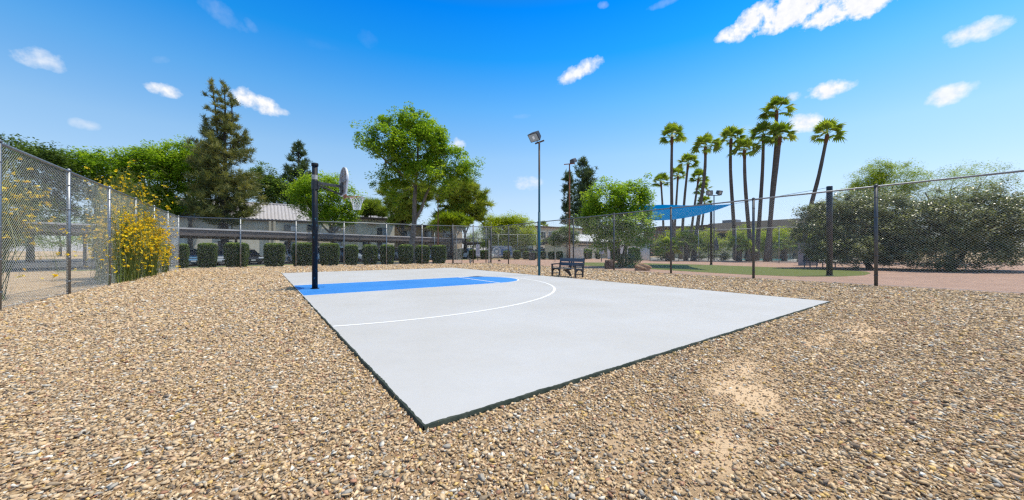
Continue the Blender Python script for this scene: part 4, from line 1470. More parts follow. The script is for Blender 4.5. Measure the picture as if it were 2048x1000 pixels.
def rusty_post(px, Z, topy, label, seed, heads, s=1.0, arm=.3, r=.06):
    b = aZ(px, Z); H = hz(topy, Z)
    t = thing('flood_lamp_post', b, 0, label, 'lamp post', 'floodlight posts')
    mb = MB(); mb.tube([(0, 0, 0), (0, 0, H * .5), (0, 0, H)], [r, r * .9, r * .75], 12); mb.tube([(0, 0, 0), (0, 0, .04)], r * 1.9, 12)
    mb.build('pole', M_rust if seed < 3 else M_dpost, t, smooth=True)
    mb = MB(); mb.tube([(-arm, .05, H - .02), (arm, -.05, H + .03)], r * .6, 8)
    mb.build('cross_arm', M_rust if seed < 3 else M_dpost, t)
    for (x, yaw, pit) in heads:
        floodlamp(t, (x, 0, H + .22 * s), yaw, pit, s)
    return t


rusty_post(1139, 27, 328, 'rusty red floodlight post behind the bench', 1, [(.28, 2.2, radians(62))], 1.15, .42, .062)
rusty_post(876, 39, 396, 'rusty floodlight post beside the gates at the back', 2, [(.05, .6, radians(30))], .9, .2, .07)
rusty_post(1428, 44, 391, 'dark post with two floodlights over the shade sail', 3, [(-.55, -.6, radians(20)), (.62, .5, radians(20))], 1.7, .75, .08)
rusty_post(1134, 56, 428, 'short thin lamp post beside the rusty one, lower and farther', 4, [(0, 0, radians(60))], .8, .2, .05)
# small floodlight tap on the rear fence line: round street lamp over the far post
# ---------------------------------------------------------------- bench
bl0 = at(1102.5, 553.5); bl1 = at(1150.5, 557.5)
bd = (bl1 - bl0).normalized()                                  # front edge, left to right as seen
brot = math.atan2(bd.y, bd.x)
blen = (bl1 - bl0).length
bench = thing('park_bench', (bl0.x, bl0.y, 0), brot, 'dark slatted bench with armrests on the gravel beside the court', 'bench')
D_ = .58
def side(x, mid=False):
    mb = MB(); w = .055
    ex, ey, av = (0, 1, 0), (0, 0, 1), (w, 0, 0)
    o_ = (x - w / 2, 0, 0)
    if not mid:
        # front leg, back leg, armrest, brackets
        mb.prism([(0, 0), (.07, 0), (.075, .62), (.0, .62)], av, o_, ex, ey)
        mb.prism([(D_ - .07, 0), (D_, 0), (D_ + .03, .42), (D_ + .12, .93), (D_ + .06, .95), (D_ - .05, .45)], av, o_, ex, ey)
        arm = [(-.03, .60), (.02, .645), (.3, .66), (D_ + .04, .655), (D_ + .03, .60), (.3, .61), (.05, .59)]
        mb.prism(arm, (w + .02, 0, 0), (x - w / 2 - .01, 0, 0), ex, ey)
        mb.prism([(.07, .16), (D_ - .06, .16), (D_ - .06, .20), (.07, .20)], av, o_, ex, ey)
        mb.prism([(.07, .36), (D_ - .04, .36), (D_ - .04, .42), (.07, .42)], av, o_, ex, ey)
        mb.prism([(.07, .22), (.12, .31), (.22, .36), (.07, .36)], av, o_, ex, ey)
        mb.prism([(D_ - .05, .22), (D_ - .10, .31), (D_ - .20, .36), (D_ - .05, .36)], av, o_, ex, ey)
    else:
        mb.prism([(.02, .34), (D_ - .02, .34), (D_ - .02, .40), (.02, .40)], av, o_, ex, ey)
        mb.prism([(D_ - .05, 0), (D_ + .01, 0), (D_ + .0, .12), (D_ - .10, .28), (D_ - .2, .35), (.05, .35), (.18, .30), (D_ - .2, .18)], av, o_, ex, ey)
        mb.prism([(D_ - .06, .40), (D_ + .0, .40), (D_ + .09, .92), (D_ + .05, .93)], av, o_, ex, ey)
    return mb
M_bframe = mat('charcoal_bench_frame', (.018, .020, .026), (.035, .037, .044), 8, .45)
for x in (.03, blen - .03): side(x).build('end_frame', M_bframe, bench, bevel=.006)
side(blen / 2, True).build('centre_support', M_bframe, bench, bevel=.006)
for k in range(4):
    y = .015 + k * .135
    mb = MB(); mb.box((blen / 2, y + .05, .44 - .008 * k), (blen - .0, .118, .032)); mb.build('seat_slat', M_slate, bench, bevel=.006)
for k, zc in enumerate((.60, .80)):
    mb = MB(); mb.prism([(-.018, -.078), (.018, -.078), (.018 + .025, .082), (-.018 + .025, .082)], (blen, 0, 0), (0, D_ - .01 + k * .035, zc + .03), (0, 1, 0), (0, 0, 1))
    mb.build('back_slat', M_slate, bench, bevel=.005)

# ---------------------------------------------------------------- shade sail and posts
c1, c2, c3, c4 = Vector((14.5, 22.9, 4.34)), Vector((17.55, 30.9, 5.35)), Vector((11.5, 34, 5.7)), Vector((9.0, 27.3, 3.85))
n = 24
V, Fq = [], []
for i in range(n + 1):
    for j in range(n + 1):
        u, v = i / n, j / n
        # edges pulled inwards
        cu_ = u + .10 * (u - .5) * -4 * v * (1 - v) * 1.0
        cv_ = v + .10 * (v - .5) * -4 * u * (1 - u) * 1.0
        p = (c4.lerp(c1, cu_)).lerp(c3.lerp(c2, cu_), cv_)
        p.z -= .60 * (1 - v) ** 2 * 4 * u * (1 - u) + .40 * 16 * u * (1 - u) * v * (1 - v) - .05 * sin(u * 9 + v * 4) * v
        V.append(p)
for i in range(n):
    for j in range(n):
        a = i * (n + 1) + j
        Fq.append((a, a + 1, a + n + 2, a + n + 1))
sail_b = Vector((12.5, 28, 0))
sail = thing('shade_sail', (12.5, 28, 4.3), 0, 'bright blue fabric shade sail stretched over the dog run turf', 'shade sail')
M_sail = leaf_mat('blue_sail_cloth', [(0, (.0, .19, .52)), (1, (.0, .21, .56))], .5, .95, (1, 1.35, 1.4))
M_sail.node_tree.nodes['Principled BSDF'].inputs['Specular IOR Level'].default_value = 0.0
off = np.array((12.5, 28, 4.3))
np_mesh('cloth', np.array([tuple(p) for p in V]) - off, Fq, M_sail, sail, tone=np.full(len(V), .5), smooth=True)
posts_ = [(Vector((16.1, 17.7, 0)), 4.55, .125, 'thick black sail post rising above the near fence rail at the right'), (Vector((17.75, 31.1, 0)), 5.4, .10, 'slim black sail post standing on the turf edge'),
          (Vector((11.3, 34.6, 0)), 5.8, .10, 'black sail post half hidden by the many-stemmed tree'), (Vector((8.4, 27.6, 0)), 3.75, .10, 'black sail post left of the many-stemmed tree')]
mb = MB()
for cpt, (pp, hh, _, _) in zip((c1, c2, c3, c4), posts_):
    q = pp + Vector((0, 0, hh - .06))
    mb.tube([cpt - Vector(off), q - Vector(off)], .010, 6)
mb.build('cable', M_black, sail, recalc=False)
for k, (pp, hh, r_, lab) in enumerate(posts_[:3]):
    t = thing('sail_post', pp, 0, lab, 'post', 'black posts holding the shade sail')
    mb = MB(); mb.tube([(0, 0, 0), (0, 0, hh - .02), (0, 0, hh)], [r_, r_, r_ * .9], 16); mb.build('pole', M_black, t, smooth=True)
    mb = MB(); mb.tube([(0, 0, 0), (0, 0, .05)], r_ * 1.25, 16); mb.build('base_plate', M_dpost, t)

# ---------------------------------------------------------------- small things in the dog run
def rock(name, px, py, w, h, label, seed, m, box=False):
    p = at(px, py)
    r = random.Random(seed)
    bm = bmesh.new(); bmesh.ops.create_icosphere(bm, subdivisions=3, radius=1)
    for v in bm.verts:
        c = v.co.copy()
        k = 1 + .13 * sin(c.x * 4 + seed) * cos(c.y * 3.1) + .09 * sin(c.z * 7 + c.x * 5 + seed) + r.uniform(-.03, .03)
        if box:
            mx = max(abs(c.x), abs(c.y), abs(c.z)); k *= (1 / mx) ** .75
        v.co = Vector((c.x * w / 2 * k, c.y * w * .4 * k, max(c.z * k * .75 + .45, -.05) * h / 1.2))
    me = bpy.data.meshes.new(name); bm.to_mesh(me); bm.free()
    o = link_mesh(name, me, m, None); o.location = (p.x, p.y, 0)
    tag(o, label, 'rock', 'landscape boulders')


M_rock = mat('sandstone_rock', (.42, .27, .16), (.28, .17, .10), 5, .9, bump=.03, bscale=12)
M_rock2 = mat('dark_red_rock', (.10, .055, .042), (.06, .035, .03), 5, .95, bump=.02, bscale=14)
rock('boulder', 1285, 541, 1.05, .48, 'rounded tan boulder in the sun right of the many-stemmed tree', 3, M_rock)
rock('boulder', 1219, 538, .62, .62, 'dark squarish boulder in the shade left of the many-stemmed tree', 5, M_rock2, True)
rock('boulder', 998.5, 522.8, .38, .2, 'small rust-brown rock on the pink gravel below the van', 7, M_rock2)


def notice(px, Z, y0, y1, w, label, hasp=True, mm=None):
    b = aZ(px, Z)
    t = thing('notice_board', b, 0, label, 'sign', 'dog run notice boards')
    z0, z1 = hz(y1, Z), hz(y0, Z)
    mb = MB(); mb.box((0, .04, z1 / 2 - .02), (.09, .06, z1 - .05)); mb.build('post', M_dpost, t)
    mb = MB(); mb.box((0, 0, (z0 + z1) / 2), (w, .02, z1 - z0)); bd_ = mb.build('board', mm, t)
    mb = MB()
    h = z1 - z0
    # round paw mark and rows of print
    mb.add([(w * .13 * cos(a), -.013, z1 - h * .13 + w * .10 * sin(a)) for a in np.linspace(0, 2 * pi, 13)[:-1]], [list(range(12))])
    for k in (-1.5, -.5, .5, 1.5):
        mb.add([(w * .085 * k + w * .03 * cos(a), -.013, z1 - h * .13 + w * .17 - abs(k) * w * .025 + w * .035 * sin(a)) for a in np.linspace(0, 2 * pi, 9)[:-1]], [list(range(8))])
    r = random.Random(px)
    for k in range(9):
        z = z1 - h * (.32 + k * .065)
        x = -w * .38
        while x < w * .3:
            l = w * r.uniform(.05, .16)
            mb.add([(x, -.013, z), (x + l, -.013, z), (x + l, -.013, z + h * .022), (x, -.013, z + h * .022)], [(0, 1, 2, 3)])
            x += l + w * .03
    mb.build('print', M_black, bd_, recalc=False)


notice(955.5, 43, 489, 511, .47, 'tall white notice board left of the van', mm=mat('notice_white', (.62, .64, .66), (.55, .57, .6), 3, .5))
notice(1203, 40, 493, 507.5, .52, 'lilac-white notice board on a short post in front of the pale low wall', mm=mat('notice_lilac', (.55, .53, .62), (.5, .48, .56), 3, .5))


def waste_bin(px, Z, y0, w, label):
    b = aZ(px, Z); h = hz(y0, Z)
    t = thing('waste_bin', b, 0, label, 'bin')
    mb = MB(); mb.box((0, 0, h * .46), (w, w, h * .88), 0, taper=1.08); mb.build('body', M_black, t, bevel=.02)
    mb = MB(); mb.box((0, 0, h * .95), (w * 1.18, w * 1.18, h * .08)); mb.box((0, -w * .2, h * 1.0), (w * .5, w * .3, h * .04)); mb.build('lid', M_dpost, t, bevel=.015)


waste_bin(1064, 46, 504.5, .75, 'square black waste bin among the far bushes')
# pet drinking fountain post by the gate
b = at(940.5, 527)
t = thing('drinking_fountain', b, 0, 'small grey pedestal with two bowls just right of the gates', 'fountain')
mb = MB(); mb.tube([(0, 0, 0), (0, 0, .38)], .10, 10); mb.build('pedestal', M_conc, t)
mb = MB(); mb.tube([(-.09, 0, .36), (-.09, 0, .42), (-.09, 0, .50)], [.06, .14, .15], 12); mb.tube([(.17, 0, .2), (.17, 0, .26), (.17, 0, .32)], [.05, .11, .12], 12); mb.box((.08, 0, .2), (.16, .05, .05)); mb.build('bowl', M_galv, t)
# short standpipe
b = at(1110, 524.5)
t = thing('standpipe', b, 0, 'thin short standpipe left of the rusty post', 'pipe')
mb = MB(); mb.tube([(0, 0, 0), (0, 0, .92)], .03, 8); mb.build('pipe', M_galv, t)
mb = MB(); mb.tube([(-.1, 0, .86), (.1, 0, .86)], .03, 8); mb.tube([(0, 0, .92), (0, 0, 1.0)], .05, 8); mb.build('tap', M_conc, t)
# picnic bench behind the many-stemmed tree
b = at(1262, 526.5)
t = thing('picnic_bench', (b.x, b.y, 0), .15, 'dark metal bench in the shade of the many-stemmed tree', 'bench')
for z in (.55, .72, .88):
    mb = MB(); mb.box((0, .25, z), (2.1, .04, .11)); mb.build('back_slat', M_slate, t)
for y in (-.2, 0, .18):
    mb = MB(); mb.box((0, y, .45), (2.1, .14, .04)); mb.build('seat_slat', M_slate, t)
for x in (-.9, .9):
    mb = MB(); mb.box((x, -.2, .215), (.06, .06, .43)); mb.box((x, .25, .47), (.06, .06, .94)); mb.box((x, .0, .39), (.06, .5, .05)); mb.build('leg', M_black, t)

# green undergrowth and a wild sapling at the foot of the many-stemmed tree
def shrub(name, loc, w, d, h, cmat, label, seed, n=1800, ls=.1, group=None, flowers=0, fmat=None, cat='shrub'):
    t = thing(name, loc, 0, label, cat, group)
    r = np.random.default_rng(seed)
    (V, Fq, tn), cc = crown_mesh([(0, 0, h * .55, w / 2, d / 2, h * .45), (w * .2, 0, h * .4, w * .3, d * .3, h * .35), (-w * .2, 0, h * .4, w * .3, d * .3, h * .35)], max(8, n // 40), 40, ls, h * .22 + .08, seed, stray=.2)
    V[:, 2] = np.maximum(V[:, 2], .02)
    np_mesh('foliage', V, Fq, cmat, t, tone=tn)
    mb = MB()
    for i in range(7):
        q = cc[i]; mb.tube(bez((0, 0, 0), q, (0, 0, -.05), 3), [.02, .015, .01, .006], 4, cap=False)
    mb.build('stems', M_dbark, t, recalc=False)
    if flowers:
        c = cc[r.integers(0, len(cc), flowers)] + r.normal(0, h * .1, (flowers, 3))
        V, Fq, tn = leaf_quads(c, ls * 1.1, .9, r, .3)
        np_mesh('blossom', V, Fq, fmat, t, tone=tn)
    return t


p = at(1243, 535)
shrub('low_shrub', p, 1.9, 1.2, 1.0, G_dark, 'dark undergrowth around the feet of the many-stemmed tree', 71, 2600, .09)
p = at(1268, 534)
shrub('low_shrub', p, 1.0, .6, 1.25, G_lime, 'bright wild sapling between the dark undergrowth and the tan boulder', 72, 700, .13)
shrub('flowering_shrub', aZ(1258, 58), 9, 3, 4.6, G_dark, 'pink-flowered shrub rising over the white wall', 73, 5200, .22, flowers=420, fmat=G_pink)
for i, (px, py, w, lab) in enumerate([(1322, 520.5, 1.6, 'low shrub at the left foot of the iron fence'), (1402, 521, 1.8, 'dark low shrub beside the slim sail post'), (1448, 522, 1.5, 'small dark shrub under the two-headed floodlight'), (1425, 519, 1.6, 'low shrub behind the slim sail post base')]):
    shrub('low_shrub', at(px, py), w, 1.2, 1.25, G_dark, lab, 80 + i, 1500, .13, group='low shrubs by the iron fence')

# ---------------------------------------------------------------- iron pool fence, pool yard
def iron_fence(p, q, h, label, pitch=.14):
    t = thing('iron_fence', p, 0, label, 'fence', 'black iron pool fences')
    L = (q - p).length; d = (q - p).normalized(); rot = math.atan2(d.y, d.x)
    t.rotation_euler = (0, 0, rot)
    mb = MB()
    for i in range(int(L / pitch)):
        mb.box((i * pitch + .05, 0, h / 2 + .03), (.022, .022, h - .1))
    mb.build('picket_panel', M_black, t, recalc=False)
    mb = MB()
    for z in (h - .06, h - .3, .14): mb.box((L / 2, 0, z), (L, .035, .035))
    mb.build('rail', M_black, t, recalc=False)
    k = int(L / 2.8)
    for i in range(k + 1):
        mb = MB(); mb.box((i * L / k, 0, h / 2 + .02), (.07, .07, h + .04)); mb.build('post', M_black, t, recalc=False)


f0 = aZ(1300, 44); f1 = aZ(1612, 39.5)
iron_fence(f0, f1, 2.25, 'long black picket fence between the dog run and the pool')
M_deck = mat('pool_deck', (.50, .48, .44), (.42, .40, .37), 2, .8)
sheet('pool_deck', [f0 + Vector((.2, .4, 0)), f1 + Vector((.3, .4, 0)), aZ(1700, 40), aZ(1760, 60), aZ(1290, 64)], .03, M_deck)
sheet('pool_water', [aZ(1475, 45), aZ(1570, 44), aZ(1590, 51), aZ(1480, 52)], .05, M_water)
M_wwall = mat('white_stucco', (.88, .86, .80), (.80, .78, .72), 1.6, .9, bump=.004, bscale=50)
def wallthing(name, p, q, h, th, m, label, cap=None, cat='wall', group=None):
    L = (q - p).length; d = (q - p).normalized()
    t = thing(name, p, math.atan2(d.y, d.x), label, cat, group)
    mb = MB(); mb.box((L / 2, th / 2, h / 2), (L, th, h)); mb.build('wall', m, t, recalc=False)
    mb = MB(); mb.box((L / 2, th / 2, h + .04), (L + .06, th + .08, .08)); mb.build('coping', cap or m, t, recalc=False)
    return t
wallthing('garden_wall', aZ(1330, 63), aZ(1720, 58), 1.95, .2, M_wwall, 'long low white wall at the back of the pool yard')
wallthing('garden_wall', aZ(1215, 54), aZ(1283, 50), 1.85, .2, M_wwall, 'white wall right of the pale low building')
mb = MB(); pz = aZ(1289, 46)
t = thing('gate_pillar', pz, .1, 'thick white pillar at the left end of the iron fence', 'pillar')
mb.box((0, 0, 1.05), (1.15, .5, 2.1)); mb.build('shaft', M_wwall, t, recalc=False)
mb = MB(); mb.box((0, 0, 2.13), (1.22, .58, .06)); mb.build('cap', M_wwall, t, recalc=False)
# utility cabinet half hidden by the silvery shrub
t = thing('utility_cabinet', aZ(1616, 30), .2, 'pale grey utility cabinet beside the silvery shrub', 'cabinet')
M_grey = mat('grey_paint', (.30, .30, .33), (.25, .25, .28), 3, .6)
mb = MB(); mb.box((0, 0, .95), (1.25, .7, 1.9)); mb.build('body', M_grey, t, bevel=.02)
mb = MB(); mb.box((-.3, -.36, .95), (.55, .02, 1.6)); mb.build('door', M_grey, t)
mb = MB(); mb.box((.3, -.36, .95), (.55, .02, 1.6)); mb.build('door', M_grey, t)
# blue slatted bench under the shrub
t = thing('park_bench', aZ(1640, 26), .12, 'dark blue slatted bench in front of the silvery shrub', 'bench')
M_bslat = mat('blue_slats', (.035, .10, .18), (.05, .13, .22), 5, .5)
for z in (.52, .66, .80):
    mb = MB(); mb.box((0, .2, z), (2.4, .03, .10)); mb.build('back_slat', M_bslat, t)
for y in (-.2, -.03, .13):
    mb = MB(); mb.box((0, y, .43), (2.4, .14, .03)); mb.build('seat_slat', M_bslat, t)
for x in (-1.05, 0, 1.05):
    mb = MB(); mb.box((x, -.2, .205), (.05, .05, .41)); mb.box((x, .235, .43), (.05, .04, .86)); mb.box((x, 0, .38), (.05, .42, .04)); mb.build('leg', M_bslat, t)

M_patio = mat('white_patio_metal', (.68, .68, .66), (.6, .6, .58), 4, .5)
def patio_table(px, Z, label):
    t = thing('patio_table', aZ(px, Z, .03), .2, label, 'table', 'white patio tables by the pool')
    mb = MB(); mb.tube([(0, 0, .70), (0, 0, .74)], .55, 20); mb.build('table_top', M_patio, t)
    for k in range(4):
        a = pi / 4 + k * pi / 2
        mb = MB(); mb.tube([(.15 * cos(a), .15 * sin(a), .70), (.38 * cos(a), .38 * sin(a), 0)], .022, 6); mb.build('leg', M_patio, t)
def patio_chair(px, Z, rz, label, m, proto=None):
    t = thing('patio_chair', aZ(px, Z, .03), rz, label, 'chair', 'patio chairs by the pool')
    mb = MB(); mb.box((0, 0, .43), (.5, .48, .04)); mb.build('seat', m, t, bevel=.01)
    mb = MB(); mb.prism([(.22, .43), (.26, .43), (.34, .95), (.30, .95)], (.5, 0, 0), (-.25, 0, 0), (0, 1, 0), (0, 0, 1)); mb.build('backrest', m, t)
    for (x, y) in ((-.22, -.2), (.22, -.2), (-.22, .2), (.22, .2)):
        mb = MB(); mb.tube([(x, y, .42), (x * 1.1, y * 1.15, 0)], .018, 6); mb.build('leg', m, t)
M_dchair = mat('dark_sling', (.04, .04, .045), (.07, .07, .07), 5, .6)
for px, Z, lab in ((1409, 50, 'white table left of the slim sail post'), (1441, 48, 'white table right of the two-headed lamp post'), (1459, 51, 'white table between two picket fence posts'), (1578, 50, 'white table behind the thick palm trunks')):
    patio_table(px, Z, lab)
for px, Z, rz, lab, m in ((1400, 49.5, 1.6, 'white chair at the left-hand patio table', M_patio), (1418, 49, -1.4, 'dark chair just left of the slim sail post', M_dchair), (1449, 47, -1.6, 'dark chair near the two-headed lamp post', M_dchair), (1465, 50, -1.2, 'dark chair at the table between fence posts', M_dchair),
                       (1452, 51, 1.4, 'white chair at the table between fence posts', M_patio), (1586, 49, -1.4, 'dark chair behind the thick palm trunks', M_dchair)):
    patio_chair(px, Z, rz, lab, m)


def closed_umbrella(px, Z, y0, label):
    t = thing('patio_umbrella', aZ(px, Z, .03), 0, label, 'umbrella', 'folded patio umbrellas')
    h = hz(y0, Z)
    mb = MB(); mb.tube([(0, 0, 0), (0, 0, h)], .03, 8); mb.build('pole', M_dpost, t, recalc=False)
    mb = MB()
    pts = []
    n = 14
    rows = [(h * .42, .20), (h * .5, .27), (h * .65, .22), (h * .85, .13), (h * .98, .05)]
    b_ = len(mb.v)
    vs, fs = [], []
    for z, r_ in rows:
        for k in range(n):
            a = 2 * pi * k / n; rr2 = r_ * (1.25 if k % 2 else .75)
            vs.append((rr2 * cos(a), rr2 * sin(a), z))
    for i in range(len(rows) - 1):
        for k in range(n):
            fs.append((i * n + k, i * n + (k + 1) % n, (i + 1) * n + (k + 1) % n, (i + 1) * n + k))
    mb.add(vs, fs); mb.build('folded_canopy', mat('charcoal_canvas', (.09, .09, .10), (.13, .13, .14), 6, .9), t, recalc=False)


closed_umbrella(1432.5, 49, 474, 'folded charcoal umbrella beside the two-headed lamp post')
closed_umbrella(1582.5, 50, 466, 'folded charcoal umbrella between palm and silvery shrub')
closed_umbrella(1316, 46, 484, 'folded dark umbrella near the gate pillar')

# ---------------------------------------------------------------- buildings
M_stucco = mat('beige_stucco', (.86, .79, .64), (.78, .71, .57), 1.2, .92, bump=.006, bscale=30)
M_tan = mat('tan_stucco', (.80, .67, .50), (.72, .60, .45), 1.2, .92, bump=.006, bscale=30)
M_roof = mat('pale_roof_tile', (.46, .44, .45), (.37, .35, .36), 1.5, .85, stretch=(6, 1, 1))
M_fascia = mat('dark_fascia', (.035, .028, .025), (.05, .04, .035), 4, .7)
M_brick = mat('red_brown_brick', (.13, .07, .055), (.09, .05, .04), 5, .9)
M_slateroof = mat('brown_grey_shingle', (.16, .14, .12), (.11, .095, .085), 2.5, .9, stretch=(1, 1, 8), bump=.01, bscale=14)


def window(t, x, y, z, w, h, half=True):
    mb = MB()
    fw = .06
    for (cx, cz, sx, sz) in ((0, h / 2, w + fw, fw), (0, -h / 2, w + fw, fw), (-w / 2, 0, fw, h - fw), (w / 2, 0, fw, h - fw), (0, 0, fw * .8, h - fw)):
        mb.box((x + cx, y - .02, z + cz), (sx, .07, sz))
    f = mb.build('window', M_dpost, t, recalc=False)
    mb = MB(); mb.box((x - w / 4, y - .005, z), (w / 2 - fw, .03, h - fw)); mb.build('pane', M_glass, f, recalc=False)
    mb = MB(); mb.box((x + w / 4, y - .005, z), (w / 2 - fw, .03, h - fw)); mb.build('pane', M_glass2 if half else M_glass, f, recalc=False)


def corrug_roof(t, x0, x1, y_eave, y_ridge, z_eave, z_ridge, m, pitch=.5, amp=.09):
    """barrel-tiled slope, ridges running up the slope; both slopes"""
    nx = int((x1 - x0) / pitch * 8)
    ny = 14
    V = []; Fq = []
    for side_ in (0, 1):
        b0 = len(V)
        for j in range(ny + 1):
            f = j / ny
            for i in range(nx + 1):
                x = x0 + (x1 - x0) * i / nx
                y = y_eave + (y_ridge - y_eave) * f if side_ == 0 else 2 * y_ridge - (y_eave + (y_ridge - y_eave) * f)
                step = .04 * ((f * 7) % 1)
                z = z_eave + (z_ridge - z_eave) * f + amp * (abs(sin(x * pi / pitch)) ** 1.0) - step
                V.append((x, y, z))
        for j in range(ny):
            for i in range(nx):
                a = b0 + j * (nx + 1) + i
                Fq.append((a, a + 1, a + nx + 2, a + nx + 1) if side_ == 0 else (a, a + nx + 1, a + nx + 2, a + 1))
    return np_mesh('tile_roof', V, Fq, m, t)


class Front:
    """a facade line through (px0 at distance Z0), running along d; converts frame columns to local x and rows to heights"""
    def __init__(self, px0, Z0, px1, d, anchor=None):
        a = aZ(anchor or px0, Z0)
        self.p = on_line(a, d, px0); self.d = d; self.rz = math.atan2(d.y, d.x)
        self.L = (on_line(a, d, px1) - self.p).length
    def x(self, px):
        return (on_line(self.p, self.d, px) - self.p).dot(self.d)
    def z(self, py, px):
        return hz(py, on_line(self.p, self.d, px).y)


# two-storey block with the pale tile roof, behind the carport
fr = Front(250, 50, 716, UD, 495)
B1 = thing('apartment_block', fr.p, fr.rz, 'two-storey beige block with pale ridged tile roof behind the hoop pole', 'building', 'apartment buildings')
L = fr.L; ez = fr.z(438.5, 495)
mb = MB(); mb.box((L / 2, 4.2, ez / 2), (L, 8, ez)); mb.build('wall', M_stucco, B1, recalc=False)
mb = MB(); mb.box((L / 2, -.05, ez - .02), (L + 1, .14, .22)); mb.build('fascia', M_fascia, B1, recalc=False)
for px in (540, 549):
    mb = MB(); mb.box((fr.x(px), -.02, ez / 2), (.3, .5, ez - .3)); mb.build('pilaster', mat('pilaster_stucco', (.72, .66, .52), (.64, .58, .46), 2, .9), B1, recalc=False)
xr = fr.x(650)
zr = hz(411, on_line(fr.p, fr.d, 560).y + 4)
corrug_roof(B1, -.6, xr, -.14, 4.6, ez + .05, zr, M_roof, .46, .14)
mb = MB(); mb.tube([(-.6, 4.6, zr + .1), (xr, 4.6, zr + .1)], .16, 8); mb.build('ridge_cap', M_roof, B1, recalc=False)
for px in (450, 581, 626, 672):
    window(B1, fr.x(px), -.0, fr.z(456, px), 1.5, .95)
    window(B1, fr.x(px), -.0, fr.z(491, px), 1.5, 1.2)
mb = MB(); mb.box((L * .74, -.5, 3.0), (L * .24, 1.2, .16)); mb.build('walkway', M_fascia, B1, recalc=False)

fr = Front(716, 56, 789, UD)
B2 = thing('apartment_block', fr.p, fr.rz, 'flat-fronted beige block with dark fascia left of the shade tree', 'building', 'apartment buildings')
L = fr.L; ez = fr.z(437.5, 720)
mb = MB(); mb.box((L / 2, 5, ez / 2), (L, 10, ez)); mb.build('wall', M_stucco, B2, recalc=False)
mb = MB(); mb.box((L / 2 - .2, 4.6, ez + .14), (L + .9, 10.6, .28)); mb.build('fascia', M_fascia, B2, recalc=False)
window(B2, fr.x(764), -.03, fr.z(463, 764), 1.5, 1.2); window(B2, fr.x(764), -.03, fr.z(491, 764), 1.5, 1.2)
window(B2, fr.x(733), -.03, fr.z(490, 733), 1.1, 1.9)
mb = MB(); mb.box((1.4, -.1, fr.z(470, 725)), (2.8, .5, .15)); mb.box((2.3, -.3, fr.z(446, 725)), (1.8, .6, .12)); mb.build('ledge', M_fascia, B2, recalc=False)

p = aZ(725, 70)
B2b = thing('apartment_block', p, 0, 'far block showing only a pale tile roof over the dark fascia', 'building', 'apartment buildings')
mb = MB(); mb.box((4, 3, 3.6), (9, 6, 7.2)); mb.build('wall', M_stucco, B2b, recalc=False)
corrug_roof(B2b, -1, 9, -.6, 3, 7.2, 9.1, M_roof, .5)
mb = MB(); mb.box((5.0, -.2, 8.6), (.7, .5, .8)); mb.build('roof_vent', mat('blue_grey_vent', (.2, .32, .5), (.18, .28, .44), 3, .6), B2b, recalc=False)

p = aZ(798, 60)
B2c = thing('apartment_block', p, 0, 'ochre low block glimpsed behind the shade tree trunk', 'building', 'apartment buildings')
mb = MB(); mb.box((4.5, 3, 2.7), (11, 6, 5.4)); mb.build('wall', mat('ochre_stucco', (.42, .30, .17), (.38, .27, .15), 1.5, .9), B2c, recalc=False)
mb = MB(); mb.box((4.5, 3, 5.5), (11.6, 6.6, .2)); mb.build('fascia', M_fascia, B2c, recalc=False)
for x in (1.4, 5.0, 8.2): window(B2c, x, -.03, 4.1, 1.2, 1.0); window(B2c, x, -.03, 1.5, 1.2, 1.0)

fr = Front(1067, 78, 1170, UD)
B3 = thing('office_building', fr.p, fr.rz, 'tan two-storey flat-roofed building with white-framed windows right of the teal lamp post', 'building', 'apartment buildings')
L = fr.L; ez = fr.z(454, 1067)
mb = MB(); mb.box((L / 2, 4.5, ez / 2), (L, 9, ez))
mb.build('wall', M_tan, B3, recalc=False)
mb = MB(); mb.box((L / 2, -.02, ez + .12), (L + .4, .40, .40)); mb.box((-.05, 4.6, ez + .12), (.40, 9, .40)); mb.build('parapet', mat('brown_trim', (.16, .11, .08), (.13, .09, .07), 3, .8), B3, recalc=False)
M_wframe = mat('white_window_frame', (.75, .75, .72), (.68, .68, .66), 3, .5)
for px in (1086, 1102, 1120, 1138, 1155):
    x = fr.x(px); z = fr.z(470, px)
    mb = MB(); mb.box((x, -.05, z), (1.7, .1, 1.6)); f_ = mb.build('window', M_wframe, B3, recalc=False)
    mb = MB()
    for sx in (-.37, .37):
        for sz in (-.37, .37): mb.box((x + sx, -.105, z + sz), (.64, .03, .64))
    mb.build('pane', M_glass, f_, recalc=False)
for px in (1080, 1110, 1140):
    mb = MB(); mb.box((fr.x(px), -.04, 1.3), (1.8, .08, 1.6)); mb.build('window', M_glass, B3, recalc=False)

# pale low building with light metal roof
fr = Front(1141, 54, 1217, UD)
B4 = thing('pool_house', fr.p, fr.rz, 'pale low building with dark fascia and light ribbed roof right of the rusty post', 'building')
L = fr.L; ez = fr.z(487, 1150)
mb = MB(); mb.box((L / 2, 3, ez / 2), (L, 6, ez)); mb.build('wall', mat('cream_wall', (.80, .75, .62), (.74, .69, .57), 1.5, .9, bump=.004, bscale=40), B4, recalc=False)
mb = MB(); mb.box((L / 2 + .1, 2.8, ez + .17), (L + .9, 7, .34)); mb.build('fascia', M_fascia, B4, recalc=False)
mb = MB(); mb.box((L * .38, -.03, ez - .35), (L * .38, .06, .16)); mb.build('vent_slot', M_black, B4, recalc=False)
mb = MB(); mb.box((L * .93, -.03, ez * .42), (.95, .06, ez * .82)); mb.build('door', mat('cream_door', (.68, .62, .46), (.62, .57, .42), 2, .7), B4, recalc=False)
corrug_roof(B4, .6, L + 3.5, .6, 4.5, ez + .36, ez + 1.75, mat('light_metal_roof', (.66, .66, .68), (.55, .55, .57), 1, .6), .5, .06)

